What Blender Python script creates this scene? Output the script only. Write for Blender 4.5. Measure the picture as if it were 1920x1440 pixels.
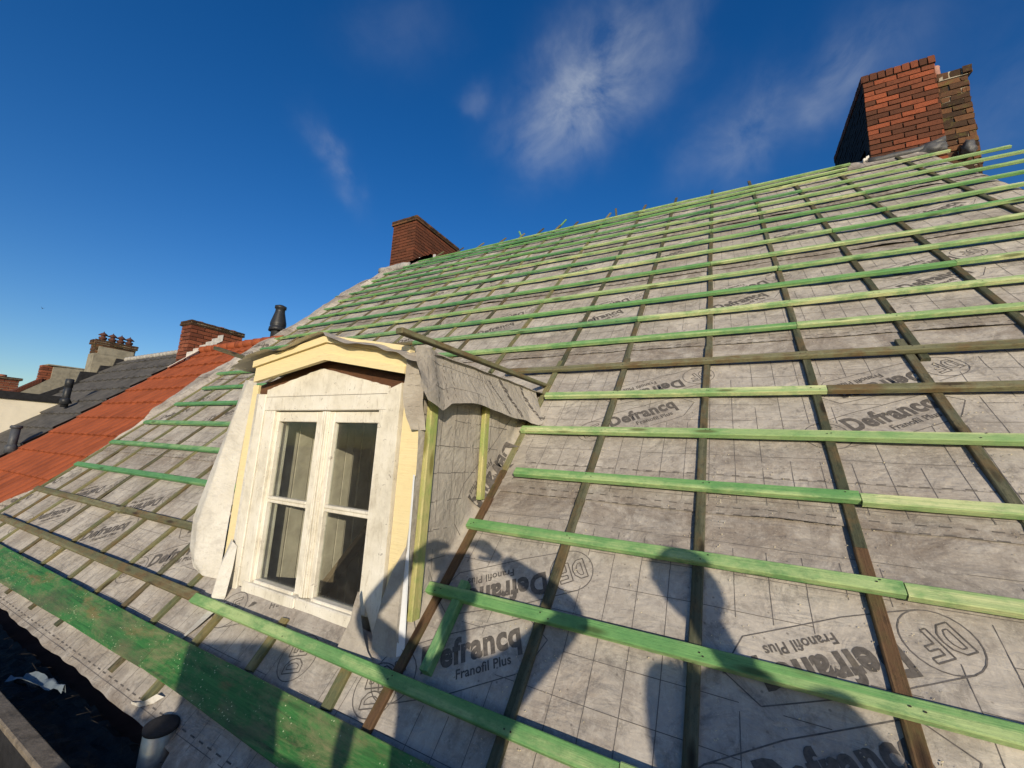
import bpy, bmesh, math, random
from mathutils import Vector, Matrix, noise
random.seed(11)
scene = bpy.context.scene
for o in list(bpy.data.objects): bpy.data.objects.remove(o)
col = scene.collection

# ------------------------------------------------------------------ camera
CAM = Vector((0.0, -1.2, 0.8))
yaw, pit, rol = math.radians(28.330), math.radians(9.7605), math.radians(3.0227)
FW = Vector((-math.sin(yaw)*math.cos(pit), math.cos(yaw)*math.cos(pit), math.sin(pit)))
RT = Vector((math.cos(yaw), math.sin(yaw), 0)); UPV = RT.cross(FW)
c_, s_ = math.cos(rol), math.sin(rol)
RT, UPV = c_*RT + s_*UPV, -s_*RT + c_*UPV
cd = bpy.data.cameras.new('camera'); cam = bpy.data.objects.new('camera', cd); col.objects.link(cam)
M = Matrix((RT, UPV, -FW)).transposed().to_4x4(); M.translation = CAM
cam.matrix_world = M
cd.sensor_width = 36; cd.lens = 36*760.05/1920; cd.clip_start = 0.004; cd.clip_end = 3000
scene.camera = cam

# ------------------------------------------------------------------ sun, sky, exposure
SUN = Vector((0.5363493, -0.81052486, 0.23532718)).normalized()
sd = bpy.data.lights.new('sun', 'SUN'); sd.energy = 4.6; sd.angle = math.radians(0.55); sd.color = (1.0, 0.87, 0.68)
so = bpy.data.objects.new('sun', sd); col.objects.link(so)
so.rotation_euler = SUN.to_track_quat('Z', 'Y').to_euler(); so.location = (3, -6, 8)
scene.view_settings.view_transform = 'Standard'; scene.view_settings.look = 'None'
scene.view_settings.exposure = 0.0; scene.view_settings.gamma = 1

def ray(x, y):
    return (FW*760.05 + RT*(x-960) + UPV*(720-y)).normalized()
w = bpy.data.worlds.new('World'); scene.world = w; w.use_nodes = True
nt = w.node_tree; nt.nodes.clear()
def N(nt, t, **k):
    n = nt.nodes.new(t)
    for a, b in k.items():
        if a == 'inp':
            for i, v in b.items(): n.inputs[i].default_value = v
        else: setattr(n, a, b)
    return n
def LK(nt, a, b): nt.links.new(a, b)
sky = N(nt, 'ShaderNodeTexSky', sky_type='NISHITA', sun_disc=False, sun_elevation=math.asin(SUN.z),
        sun_rotation=math.atan2(SUN.x, SUN.y), air_density=1.0, dust_density=0.6, ozone_density=3.0)
hs = N(nt, 'ShaderNodeHueSaturation', inp={'Hue': 0.513, 'Saturation': 1.32, 'Value': 1.16})
LK(nt, sky.outputs[0], hs.inputs['Color'])
tc = N(nt, 'ShaderNodeTexCoord')
def blob(px, py, rad, stretch, ang, prev, amt):
    """soft wisp of cloud round a direction of the sky"""
    d = ray(px, py); t1 = d.cross(Vector((0, 0, 1))).normalized(); t2 = t1.cross(d)
    a = math.radians(ang); e1 = (t1*math.cos(a)+t2*math.sin(a))*(1/stretch/rad); e2 = (-t1*math.sin(a)+t2*math.cos(a))*(1/rad)
    cs = []
    for e in (e1, e2):
        v = N(nt, 'ShaderNodeVectorMath', operation='DOT_PRODUCT'); LK(nt, warp.outputs[0], v.inputs[0]); v.inputs[1].default_value = e
        s = N(nt, 'ShaderNodeMath', operation='SUBTRACT'); LK(nt, v.outputs['Value'], s.inputs[0]); s.inputs[1].default_value = d.dot(e)
        p = N(nt, 'ShaderNodeMath', operation='MULTIPLY'); LK(nt, s.outputs[0], p.inputs[0]); LK(nt, s.outputs[0], p.inputs[1]); cs.append(p)
    ad = N(nt, 'ShaderNodeMath', operation='ADD'); LK(nt, cs[0].outputs[0], ad.inputs[0]); LK(nt, cs[1].outputs[0], ad.inputs[1])
    g = N(nt, 'ShaderNodeMath', operation='MULTIPLY'); LK(nt, ad.outputs[0], g.inputs[0]); g.inputs[1].default_value = -1
    ex = N(nt, 'ShaderNodeMath', operation='EXPONENT'); LK(nt, g.outputs[0], ex.inputs[0])
    m = N(nt, 'ShaderNodeMath', operation='MULTIPLY'); LK(nt, ex.outputs[0], m.inputs[0]); m.inputs[1].default_value = amt
    if prev is None: return m
    q = N(nt, 'ShaderNodeMath', operation='ADD'); LK(nt, prev.outputs[0], q.inputs[0]); LK(nt, m.outputs[0], q.inputs[1]); return q
wn = N(nt, 'ShaderNodeTexNoise', inp={'Scale': 5.0, 'Detail': 4.0, 'Roughness': 0.6}); LK(nt, tc.outputs['Generated'], wn.inputs['Vector'])
wsub = N(nt, 'ShaderNodeVectorMath', operation='SUBTRACT'); LK(nt, wn.outputs['Color'], wsub.inputs[0]); wsub.inputs[1].default_value = (.5, .5, .5)
wsc = N(nt, 'ShaderNodeVectorMath', operation='SCALE'); LK(nt, wsub.outputs[0], wsc.inputs[0]); wsc.inputs['Scale'].default_value = 0.15
warp = N(nt, 'ShaderNodeVectorMath', operation='ADD'); LK(nt, tc.outputs['Generated'], warp.inputs[0]); LK(nt, wsc.outputs[0], warp.inputs[1])
b = None
for a in [(1130, 130, .075, 1.2, 55, .50), (1060, 215, .070, 1.4, 35, .50), (1265, 80, .05, 1.6, 60, .16), (1000, 245, .04, 1.5, 30, .14), (640, 315, .026, 2.6, -52, .26),
          (598, 255, .026, 1.7, -50, .18), (1560, 160, .045, 1.3, 40, .32), (1395, 245, .050, 1.4, 60, .26), (1310, 290, .05, 1.2, 60, .10),
          (900, 180, .022, 1.2, 0, .16), (750, 60, .06, 1.5, 20, .06), (1880, 210, .07, 1.5, 20, .10), (1680, 60, .08, 2.0, 10, .05)]:
    b = blob(a[0], a[1], a[2], a[3], a[4], b, a[5])
n2 = N(nt, 'ShaderNodeTexNoise', inp={'Scale': 8.0, 'Detail': 7.0, 'Roughness': 0.60, 'Distortion': 0.35}); LK(nt, tc.outputs['Generated'], n2.inputs['Vector'])
mr = N(nt, 'ShaderNodeMapRange', inp={'From Min': 0.34, 'From Max': 0.68, 'To Min': 0.12, 'To Max': 1.0}); LK(nt, n2.outputs['Fac'], mr.inputs['Value'])
cm = N(nt, 'ShaderNodeMath', operation='MULTIPLY', use_clamp=True); LK(nt, b.outputs[0], cm.inputs[0]); LK(nt, mr.outputs[0], cm.inputs[1])
mx = N(nt, 'ShaderNodeMix', data_type='RGBA'); LK(nt, cm.outputs[0], mx.inputs['Factor']); LK(nt, hs.outputs[0], mx.inputs['A'])
mx.inputs['B'].default_value = (4.6, 5.0, 5.5, 1)
bg = N(nt, 'ShaderNodeBackground', inp={'Strength': 0.12}); LK(nt, mx.outputs['Result'], bg.inputs['Color'])
wo = N(nt, 'ShaderNodeOutputWorld'); LK(nt, bg.outputs[0], wo.inputs['Surface'])

# ------------------------------------------------------------------ roof-plane frame
TH = math.radians(44.359)
NR = Vector((0, -math.sin(TH), math.cos(TH))); VR = Vector((0, math.cos(TH), math.sin(TH))); UR = Vector((1, 0, 0))
def P(u, v, h=0.0): return UR*u + VR*v + NR*h
ROOFROT = Matrix((UR, VR, NR)).transposed()          # local x along the eave, y up the slope, z off the roof

# ------------------------------------------------------------------ object helpers
def link(o): col.objects.link(o); return o
def tag(o, label=None, cat=None, group=None, kind=None):
    if label: o['label'] = label
    if cat: o['category'] = cat
    if group: o['group'] = group
    if kind: o['kind'] = kind
    return o
def empty(name, loc=(0, 0, 0)):
    o = bpy.data.objects.new(name, None); o.location = loc; o.empty_display_size = .1; return link(o)
def setparent(o, p):
    if p is not None:
        o.parent = p
        o.matrix_parent_inverse = MW(p).inverted()
MWD = {}
def MW(o):
    return MWD.get(o.name, Matrix.Translation(o.location) if o.type == 'EMPTY' else Matrix())
def obj(name, me, mats, parent=None, mat_world=None, smooth=False):
    if isinstance(me, bmesh.types.BMesh):
        m = bpy.data.meshes.new(name); me.to_mesh(m); me.free(); me = m
    for mt in (mats if isinstance(mats, (list, tuple)) else [mats]): me.materials.append(mt)
    if smooth:
        for p in me.polygons: p.use_smooth = True
    o = bpy.data.objects.new(name, me); link(o)
    if mat_world is not None: o.matrix_world = mat_world; MWD[o.name] = mat_world.copy()
    if parent is not None:
        o.parent = parent
        pi = MW(parent).inverted()
        o.matrix_parent_inverse = pi
    return o
def mesh(verts, faces, midx=None, uv=None):
    me = bpy.data.meshes.new('m'); me.from_pydata([tuple(v) for v in verts], [], faces); me.update()
    if midx:
        for p, i in zip(me.polygons, midx): p.material_index = i
    if uv:
        l = me.uv_layers.new(name='UVMap')
        for p in me.polygons:
            for li in p.loop_indices: l.data[li].uv = uv[me.loops[li].vertex_index]
    return me
def bm_box(bm, x0, x1, y0, y1, z0, z1, bev=0.0, mat=0, jit=0.0):
    vs = [bm.verts.new((x+random.uniform(-jit, jit), y+random.uniform(-jit, jit), z+random.uniform(-jit, jit))) for z in (z0, z1) for y in (y0, y1) for x in (x0, x1)]
    fs = [(0, 2, 3, 1), (4, 5, 7, 6), (0, 1, 5, 4), (2, 6, 7, 3), (0, 4, 6, 2), (1, 3, 7, 5)]
    F = []
    for f in fs:
        q = bm.faces.new([vs[i] for i in f]); q.material_index = mat; F.append(q)
    if bev > 0:
        es = list({e for f in F for e in f.edges})
        r = bmesh.ops.bevel(bm, geom=es, offset=bev, segments=1, affect='EDGES')
        for f in r['faces']: f.material_index = mat
    return F
def box(name, x0, x1, y0, y1, z0, z1, mt, parent, bev=.002, mw=None):
    bm = bmesh.new(); bm_box(bm, x0, x1, y0, y1, z0, z1, bev); return obj(name, bm, mt, parent, mw)
def bm_prism(bm, pts, d, mat=0):
    """closed outline pts (3-D) pushed along d"""
    a = [bm.verts.new(p) for p in pts]; b2 = [bm.verts.new(Vector(p)+Vector(d)) for p in pts]; n = len(a)
    fs = [bm.faces.new(a[::-1]), bm.faces.new(b2)] + [bm.faces.new([a[i], a[(i+1) % n], b2[(i+1) % n], b2[i]]) for i in range(n)]
    for f in fs: f.material_index = mat
    bmesh.ops.recalc_face_normals(bm, faces=fs)
def bm_lathe(bm, prof, base, seg=20, axis=Vector((0, 0, 1)), mat=0, cap=True):
    q = axis.normalized().to_track_quat('Z', 'Y'); rings = []
    for r, z in prof:
        rings.append([bm.verts.new(Vector(base)+q @ Vector((r*math.cos(2*math.pi*i/seg), r*math.sin(2*math.pi*i/seg), z))) for i in range(seg)])
    for a, b2 in zip(rings, rings[1:]):
        for i in range(seg):
            f = bm.faces.new([a[i], a[(i+1) % seg], b2[(i+1) % seg], b2[i]]); f.material_index = mat; f.smooth = True
    if cap:
        bm.faces.new(rings[0][::-1]).material_index = mat; bm.faces.new(rings[-1]).material_index = mat
def nz(x, y=0.0, z=0.0): return noise.noise(Vector((x, y, z)))

# ------------------------------------------------------------------ materials
def newmat(name, rough=.8, spec=.3):
    m = bpy.data.materials.new(name); m.use_nodes = True; t = m.node_tree
    bs = t.nodes['Principled BSDF']; bs.inputs['Roughness'].default_value = rough
    bs.inputs['Specular IOR Level'].default_value = spec
    return m, t, bs
def ramp(t, stops, fac):
    r = t.nodes.new('ShaderNodeValToRGB'); e = r.color_ramp.elements
    while len(e) < len(stops): e.new(0.5)
    for k, (p, c) in zip(e, stops): k.position = p; k.color = (*c, 1)
    LK(t, fac, r.inputs[0]); return r
def tnoise(t, scale, detail=5, rough=.6, vec=None, dist=0.0):
    n = N(t, 'ShaderNodeTexNoise', inp={'Scale': scale, 'Detail': detail, 'Roughness': rough, 'Distortion': dist})
    if vec is not None: LK(t, vec, n.inputs['Vector'])
    return n
def vmap(t, src, scale=(1, 1, 1), rnd=True):
    m = N(t, 'ShaderNodeMapping'); m.inputs['Scale'].default_value = scale; LK(t, src, m.inputs['Vector'])
    if rnd:
        oi = N(t, 'ShaderNodeObjectInfo'); c = N(t, 'ShaderNodeCombineXYZ'); k = N(t, 'ShaderNodeMath', operation='MULTIPLY', inp={1: 37.0})
        LK(t, oi.outputs['Random'], k.inputs[0])
        for i in range(3): LK(t, k.outputs[0], c.inputs[i])
        LK(t, c.outputs[0], m.inputs['Location'])
    return m.outputs[0]
def mixc(t, fac, a, b2, blend='MIX'):
    m = N(t, 'ShaderNodeMix', data_type='RGBA', blend_type=blend)
    if hasattr(fac, 'is_linked'): LK(t, fac, m.inputs['Factor'])
    else: m.inputs['Factor'].default_value = fac
    for s, v in (('A', a), ('B', b2)):
        if hasattr(v, 'is_linked'): LK(t, v, m.inputs[s])
        else: m.inputs[s].default_value = (*v, 1)
    return m.outputs['Result']
def mrange(t, v, a, b2, c=0.0, d=1.0):
    m = N(t, 'ShaderNodeMapRange', inp={'From Min': a, 'From Max': b2, 'To Min': c, 'To Max': d}); LK(t, v, m.inputs['Value']); return m.outputs[0]
def bump(t, bs, h, strength=.4, dist=.01, prev=None):
    b2 = N(t, 'ShaderNodeBump', inp={'Strength': strength, 'Distance': dist}); LK(t, h, b2.inputs['Height'])
    if prev is not None: LK(t, prev, b2.inputs['Normal'])
    LK(t, b2.outputs[0], bs.inputs['Normal']); return b2.outputs[0]

def wood(name, base, light, dark, streak=(1.5, 22, 22), amt=.5, blotch=None, rough=.75, knots=True, grime=.5, along='x'):
    m, t, bs = newmat(name, rough, .25)
    tc = N(t, 'ShaderNodeTexCoord').outputs['Object']
    if along == 'z': streak = (streak[1], streak[2], streak[0])
    if along == 'y': streak = (streak[1], streak[0], streak[2])
    v = vmap(t, tc, streak); n = tnoise(t, 2.2, 6, .65, v, .6)
    r = ramp(t, [(.0, dark), (.38, base), (.62, base), (.85, light)], n.outputs['Fac'])
    big = tnoise(t, 1.0, 4, .6, vmap(t, tc, tuple(s*.28 for s in streak)))
    c = mixc(t, mrange(t, big.outputs['Fac'], .48, .60, 0, amt), r.outputs[0], light)
    if blotch:
        bn = tnoise(t, 1.0, 5, .7, vmap(t, tc, (6, 9, 9)))
        c = mixc(t, mrange(t, bn.outputs['Fac'], .46, .62, 0, .8), c, blotch)
    g = tnoise(t, 1.0, 8, .85, vmap(t, tc, (22, 60, 60) if along == 'x' else (30, 30, 30)))
    c = mixc(t, mrange(t, g.outputs['Fac'], .50, .66, 0, grime), c, dark)
    if knots:
        vo = N(t, 'ShaderNodeTexVoronoi', inp={'Scale': 1.0, 'Randomness': 1.0}); LK(t, vmap(t, tc, (3.2, 13, 13) if along == 'x' else ((13, 13, 3.2) if along == 'z' else (13, 3.2, 13))), vo.inputs['Vector'])
        c = mixc(t, mrange(t, vo.outputs['Distance'], .10, .20, .85, 0), c, (dark[0]*1.2, dark[1]*.8, dark[2]*.7))
    LK(t, c, bs.inputs['Base Color'])
    fine = tnoise(t, 1.0, 5, .7, vmap(t, tc, tuple(s*5 if s > 3 else s*3 for s in streak)))
    bump(t, bs, fine.outputs['Fac'], .8, .004)
    return m
ST = (1.3, 60, 60)
MG = wood('green_batten_wood', (.160, .345, .118), (.45, .55, .25), (.050, .120, .045), streak=ST, amt=.75, blotch=(.110, .280, .095), grime=.45)
MG2 = wood('pale_green_batten_wood', (.30, .43, .18), (.64, .66, .34), (.09, .165, .065), streak=ST, amt=.85, blotch=(.18, .35, .125), grime=.45)
MG3 = wood('deep_green_batten_wood', (.110, .285, .115), (.32, .45, .20), (.035, .095, .045), streak=ST, amt=.6, blotch=(.073, .22, .088), grime=.5)
MOLD = wood('weathered_batten_wood', (.125, .125, .065), (.27, .26, .15), (.035, .032, .02), streak=ST, amt=.5, blotch=(.16, .10, .045), grime=.6)
MCB = wood('mossy_counter_batten_wood', (.064, .070, .042), (.19, .18, .115), (.012, .013, .008), streak=ST, amt=.5, blotch=(.13, .088, .042), grime=.7)
MCBR = wood('rusty_brown_counter_batten_wood', (.115, .066, .034), (.27, .17, .085), (.016, .013, .009), streak=ST, amt=.5, blotch=(.08, .075, .03), grime=.6)
MCBG = wood('green_counter_batten_wood', (.125, .135, .068), (.30, .28, .15), (.025, .028, .015), streak=ST, amt=.5, blotch=(.22, .17, .07), grime=.6)
MYG = wood('yellow_green_batten_wood', (.42, .46, .14), (.66, .58, .24), (.16, .20, .06), streak=(1.5, 22, 22), amt=.6, along='z', grime=.35)
MYEL = wood('yellow_painted_board', (.74, .62, .35), (.80, .69, .44), (.50, .40, .22), amt=.2, knots=False, grime=.25, rough=.6)
MDBR = wood('decayed_brown_timber', (.10, .045, .022), (.20, .10, .05), (.02, .012, .008), amt=.4, grime=.6)
MATT = wood('attic_timber', (.20, .15, .10), (.30, .24, .16), (.05, .04, .03), along='y', knots=False)
MDECK = wood('scaffold_plank_wood', (.10, .06, .035), (.2, .14, .09), (.02, .014, .01))
MPLY = wood('plywood', (.45, .32, .18), (.55, .42, .26), (.25, .16, .08), along='z')

def board_mat():
    m, t, bs = newmat('green_stained_eaves_board', .6, .3)
    tc = N(t, 'ShaderNodeTexCoord').outputs['Object']
    n = tnoise(t, 1.0, 8, .78, vmap(t, tc, (2.2, 42, 42)), .7)
    r = ramp(t, [(.32, (.012, .048, .014)), (.45, (.028, .125, .030)), (.62, (.050, .19, .048)), (.85, (.13, .27, .085))], n.outputs['Fac'])
    w1 = tnoise(t, 1.0, 8, .8, vmap(t, tc, (3.3, 11, 11)), .3)
    c = mixc(t, mrange(t, w1.outputs['Fac'], .46, .66, 0, .85), r.outputs[0], (.21, .20, .10))
    w2 = tnoise(t, 1.0, 6, .65, vmap(t, tc, (2.4, 7, 7)))
    c = mixc(t, mrange(t, w2.outputs['Fac'], .58, .72, 0, .8), c, (.24, .11, .05))
    w3 = tnoise(t, 1.0, 5, .6, vmap(t, tc, (1.7, 5, 5)))
    c = mixc(t, mrange(t, w3.outputs['Fac'], .54, .70, 0, .8), c, (.075, .068, .042))
    sp = N(t, 'ShaderNodeTexVoronoi', inp={'Scale': 70.0}); LK(t, tc, sp.inputs['Vector'])
    sn = tnoise(t, 6, 2, .5, tc)
    sm = N(t, 'ShaderNodeMath', operation='MULTIPLY'); LK(t, mrange(t, sp.outputs['Distance'], .10, .18, 1, 0), sm.inputs[0]); LK(t, mrange(t, sn.outputs['Fac'], .5, .6), sm.inputs[1])
    c = mixc(t, sm.outputs[0], c, (.62, .66, .42))
    LK(t, c, bs.inputs['Base Color'])
    bump(t, bs, tnoise(t, 1.0, 6, .75, vmap(t, tc, (20, 120, 120))).outputs['Fac'], .6, .004)
    return m
MBOARD = board_mat()

def underlay_mat(name, a, b2, c2, back=None, dirt=1.0):
    m, t, bs = newmat(name, .92, .12)
    tc = N(t, 'ShaderNodeTexCoord').outputs['Object']
    n = tnoise(t, 3.2, 8, .66, tc, .5)
    r = ramp(t, [(.32, b2), (.50, a), (.68, c2)], n.outputs['Fac'])
    st = tnoise(t, 1.5, 7, .68, tc, .6)
    c = mixc(t, mrange(t, st.outputs['Fac'], .47, .66, 0, .72*dirt), r.outputs[0], (.165, .125, .095))
    st2 = tnoise(t, 5.5, 8, .75, tc, 1.4)
    c = mixc(t, mrange(t, st2.outputs['Fac'], .52, .64, 0, .62*dirt), c, (.095, .082, .072))
    st4 = tnoise(t, 13, 7, .75, tc, .8)
    c = mixc(t, mrange(t, st4.outputs['Fac'], .52, .64, 0, .5*dirt), c, (.13, .11, .092))
    st5 = tnoise(t, 40, 6, .8, tc, .5)
    c = mixc(t, mrange(t, st5.outputs['Fac'], .50, .66, 0, .5*dirt), c, (.56, .52, .45))
    # brown dirt gathered along the laps of the sheets
    dp = N(t, 'ShaderNodeVectorMath', operation='DOT_PRODUCT'); LK(t, tc, dp.inputs[0]); dp.inputs[1].default_value = (0, 0.7149, 0.6992)
    q1 = N(t, 'ShaderNodeMath', operation='MULTIPLY_ADD', inp={1: 1/1.327, 2: .457/1.327+10.5}); LK(t, dp.outputs['Value'], q1.inputs[0])
    q2 = N(t, 'ShaderNodeMath', operation='FRACT'); LK(t, q1.outputs[0], q2.inputs[0])
    q3 = N(t, 'ShaderNodeMath', operation='SUBTRACT', inp={1: .5}); LK(t, q2.outputs[0], q3.inputs[0])
    q4 = N(t, 'ShaderNodeMath', operation='ABSOLUTE'); LK(t, q3.outputs[0], q4.inputs[0])
    lapn = tnoise(t, 6.5, 8, .75, tc, .8)
    q5 = N(t, 'ShaderNodeMath', operation='MULTIPLY', use_clamp=True); LK(t, mrange(t, q4.outputs[0], .03, .17, 1.0, 0), q5.inputs[0]); LK(t, mrange(t, lapn.outputs['Fac'], .38, .60, 0, .9*dirt), q5.inputs[1])
    c = mixc(t, q5.outputs[0], c, (.125, .092, .068))
    # rain runs and scuffs down the slope
    sc = tnoise(t, 1.0, 7, .8, vmap(t, tc, (46, 11, 11), False), 1.0)
    c = mixc(t, mrange(t, sc.outputs['Fac'], .56, .74, 0, .60*dirt), c, (.075, .065, .058))
    vo = N(t, 'ShaderNodeTexVoronoi', inp={'Scale': 24.0}); LK(t, tc, vo.inputs['Vector'])
    c = mixc(t, mrange(t, vo.outputs['Distance'], .05, .11, .7*dirt, 0), c, (.06, .05, .045))
    vo2 = N(t, 'ShaderNodeTexVoronoi', inp={'Scale': 85.0}); LK(t, tc, vo2.inputs['Vector'])
    c = mixc(t, mrange(t, vo2.outputs['Distance'], .07, .13, .6*dirt, 0), c, (.55, .50, .40))
    fib = tnoise(t, 170, 4, .85, tc)
    c = mixc(t, mrange(t, fib.outputs['Fac'], .3, .7, 0, .30), c, (.40, .375, .335))
    if back:
        g = N(t, 'ShaderNodeNewGeometry'); c = mixc(t, g.outputs['Backfacing'], c, back)
    LK(t, c, bs.inputs['Base Color'])
    wr = tnoise(t, 6, 4, .5, tc, 1.6); p = bump(t, bs, wr.outputs['Fac'], .55, .020)
    wv = tnoise(t, 1.0, 4, .5, vmap(t, tc, (5, 17, 17), False), 2.2); p = bump(t, bs, wv.outputs['Fac'], .5, .012, p)
    for cs_, cv_, cd_ in ((2.6, (2.0, 8, 8), .016), (5.0, (6, 3.2, 3.2), .012)):
        cn_ = tnoise(t, cs_/3, 3, .5, vmap(t, tc, cv_, False), 1.2); c1_ = N(t, 'ShaderNodeMath', operation='SUBTRACT', inp={1: .5}); LK(t, cn_.outputs['Fac'], c1_.inputs[0])
        c2_ = N(t, 'ShaderNodeMath', operation='ABSOLUTE'); LK(t, c1_.outputs[0], c2_.inputs[0])
        cmk = tnoise(t, 1.8, 3, .5, tc, .4); c3_ = N(t, 'ShaderNodeMath', operation='MULTIPLY'); LK(t, mrange(t, c2_.outputs[0], 0, .045, 1, 0), c3_.inputs[0]); LK(t, mrange(t, cmk.outputs['Fac'], .48, .60), c3_.inputs[1])
        p = bump(t, bs, c3_.outputs[0], .16, cd_*.35, p)
    wr2 = tnoise(t, 30, 5, .6, tc, 1.2); p = bump(t, bs, wr2.outputs['Fac'], .20, .004, p)
    bump(t, bs, fib.outputs['Fac'], .4, .0015, p)
    return m
MUND = underlay_mat('grey_fleece_underlay', (.385, .350, .306), (.245, .220, .192), (.53, .485, .42), dirt=.85)
MUND2 = underlay_mat('clean_fleece_underlay', (.37, .335, .285), (.30, .27, .23), (.43, .395, .335), back=(.66, .64, .59), dirt=.35)
MWHT = underlay_mat('white_underlay_back', (.62, .60, .54), (.50, .475, .42), (.70, .68, .63), dirt=.35)
def simple(name, c, rough=.8, var=.25, scale=20, spec=.3, metal=0, bmp=.3):
    m, t, bs = newmat(name, rough, spec); tc = N(t, 'ShaderNodeTexCoord').outputs['Object']
    n = tnoise(t, scale, 6, .65, tc, .3); d = tuple(x*(1-var) for x in c); l = tuple(min(1, x*(1+var)) for x in c)
    LK(t, ramp(t, [(.3, d), (.5, c), (.75, l)], n.outputs['Fac']).outputs[0], bs.inputs['Base Color'])
    bs.inputs['Metallic'].default_value = metal
    bump(t, bs, tnoise(t, scale*4, 5, .7, tc).outputs['Fac'], bmp, .004)
    return m
MINK = simple('dark_printed_ink', (.105, .094, .084), .9, .4, 60)
MINKL = simple('thin_printed_line_ink', (.115, .105, .098), .9, .4, 60)
def white_paint():
    m, t, bs = newmat('flaking_white_paint', .55, .3); tc = N(t, 'ShaderNodeTexCoord').outputs['Object']
    n = tnoise(t, 7, 6, .65, tc); c = ramp(t, [(.3, (.50, .46, .37)), (.5, (.68, .64, .54)), (.75, (.78, .75, .67))], n.outputs['Fac']).outputs[0]
    d = tnoise(t, 1.0, 8, .8, vmap(t, tc, (60, 60, 9), False), 1.0)
    c = mixc(t, mrange(t, d.outputs['Fac'], .54, .66, 0, .6), c, (.33, .28, .21))
    k = tnoise(t, 30, 7, .8, tc, 1.5)
    c = mixc(t, mrange(t, k.outputs['Fac'], .615, .65, 0, .85), c, (.11, .08, .06))
    LK(t, c, bs.inputs['Base Color'])
    p = bump(t, bs, d.outputs['Fac'], .5, .004); bump(t, bs, k.outputs['Fac'], .4, .003, p)
    return m
MWP = white_paint()
MTILE = simple('orange_roof_tile', (.27, .068, .024), .7, .30, 3.5)
MDARKT = simple('dark_grey_roof_tile', (.078, .074, .068), .65, .45, 6)
MRIDGE = simple('pale_ridge_mortar', (.33, .32, .30), .9, .3, 12)
MLEAD = simple('grey_lead_flashing', (.065, .066, .068), .55, .4, 12, .5)
MWFL = simple('white_lead_flashing', (.62, .60, .56), .8, .25, 20)
MBITU = simple('black_bitumen_felt', (.018, .018, .020), .7, .5, 20)
MPLAST = simple('black_flue_plastic', (.022, .024, .028), .45, .3, 20)
MGPIPE = simple('dark_grey_vent_plastic', (.06, .065, .075), .5, .3, 20)
MZINC = simple('dull_zinc', (.46, .44, .40), .38, .35, 18, .5, .6)
MRUBB = simple('black_rubber_cap', (.030, .028, .028), .8, .4, 40)
MCREAM = simple('cream_render', (.74, .68, .55), .9, .08, 4)
MPLASTER = simple('mossy_grey_plaster', (.235, .215, .165), .95, .35, 9)
MMUCK = simple('wet_black_leaf_muck', (.032, .026, .019), .7, .6, 30, .3, 0, 1.0)
MGUT = simple('weathered_gutter_board', (.16, .135, .105), .85, .6, 14, .3, 0, .8)
MBLUE = simple('bluish_plastic_sheet', (.15, .185, .21), .5, .3, 12, .5)
MPVC = simple('pale_plastic_trim', (.62, .64, .66), .4, .08, 10, .5)
MGROUND = simple('street_ground', (.09, .085, .08), .95, .3, .5)
MWALLB = simple('house_wall_brick', (.22, .10, .065), .9, .3, 8)
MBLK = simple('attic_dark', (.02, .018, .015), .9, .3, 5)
MCHIP = simple('pale_sawdust_chip', (.62, .54, .36), .9, .2, 50)
MPOT = simple('sooty_pot', (.085, .035, .025), .7, .5, 30)
MTERRA = simple('terracotta_pot', (.26, .09, .05), .7, .4, 20)
def brick_mat(name, ramps, moss=0.0):
    m, t, bs = newmat(name, .88, .2)
    at = N(t, 'ShaderNodeAttribute', attribute_name='tint'); tc = N(t, 'ShaderNodeTexCoord').outputs['Object']
    c = ramp(t, ramps, at.outputs['Fac']).outputs[0]
    n = tnoise(t, 22, 7, .75, tc, .5); c = mixc(t, mrange(t, n.outputs['Fac'], .5, .75, 0, .6), c, tuple(x*.35 for x in ramps[0][1]))
    sm = mrange(t, at.outputs['Fac'], -.9, -.1, 1, 0); c = mixc(t, sm, c, (.012, .010, .010))  # negative tint turns near-black: shade painted into the brick colour
    if moss:
        g = tnoise(t, 9, 5, .7, tc); c = mixc(t, mrange(t, g.outputs['Fac'], .55, .7, 0, moss), c, (.12, .11, .03))
    LK(t, c, bs.inputs['Base Color']); bump(t, bs, tnoise(t, 60, 6, .8, tc).outputs['Fac'], .7, .006); return m
MBR1 = brick_mat('warm_red_brick', [(.0, (.070, .030, .018)), (.5, (.135, .048, .026)), (.75, (.20, .060, .030)), (1, (.32, .085, .038))])
MBR2 = brick_mat('dark_mossy_brick', [(.0, (.035, .022, .014)), (.5, (.085, .045, .026)), (1, (.16, .075, .035))], .6)
MBR3 = brick_mat('dull_red_brick', [(.0, (.10, .035, .022)), (.5, (.20, .065, .035)), (1, (.28, .095, .05))])
MMORT = simple('dark_mortar', (.055, .042, .033), .95, .3, 40)
MMORTL = simple('pale_mortar', (.34, .30, .23), .95, .3, 40)
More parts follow.
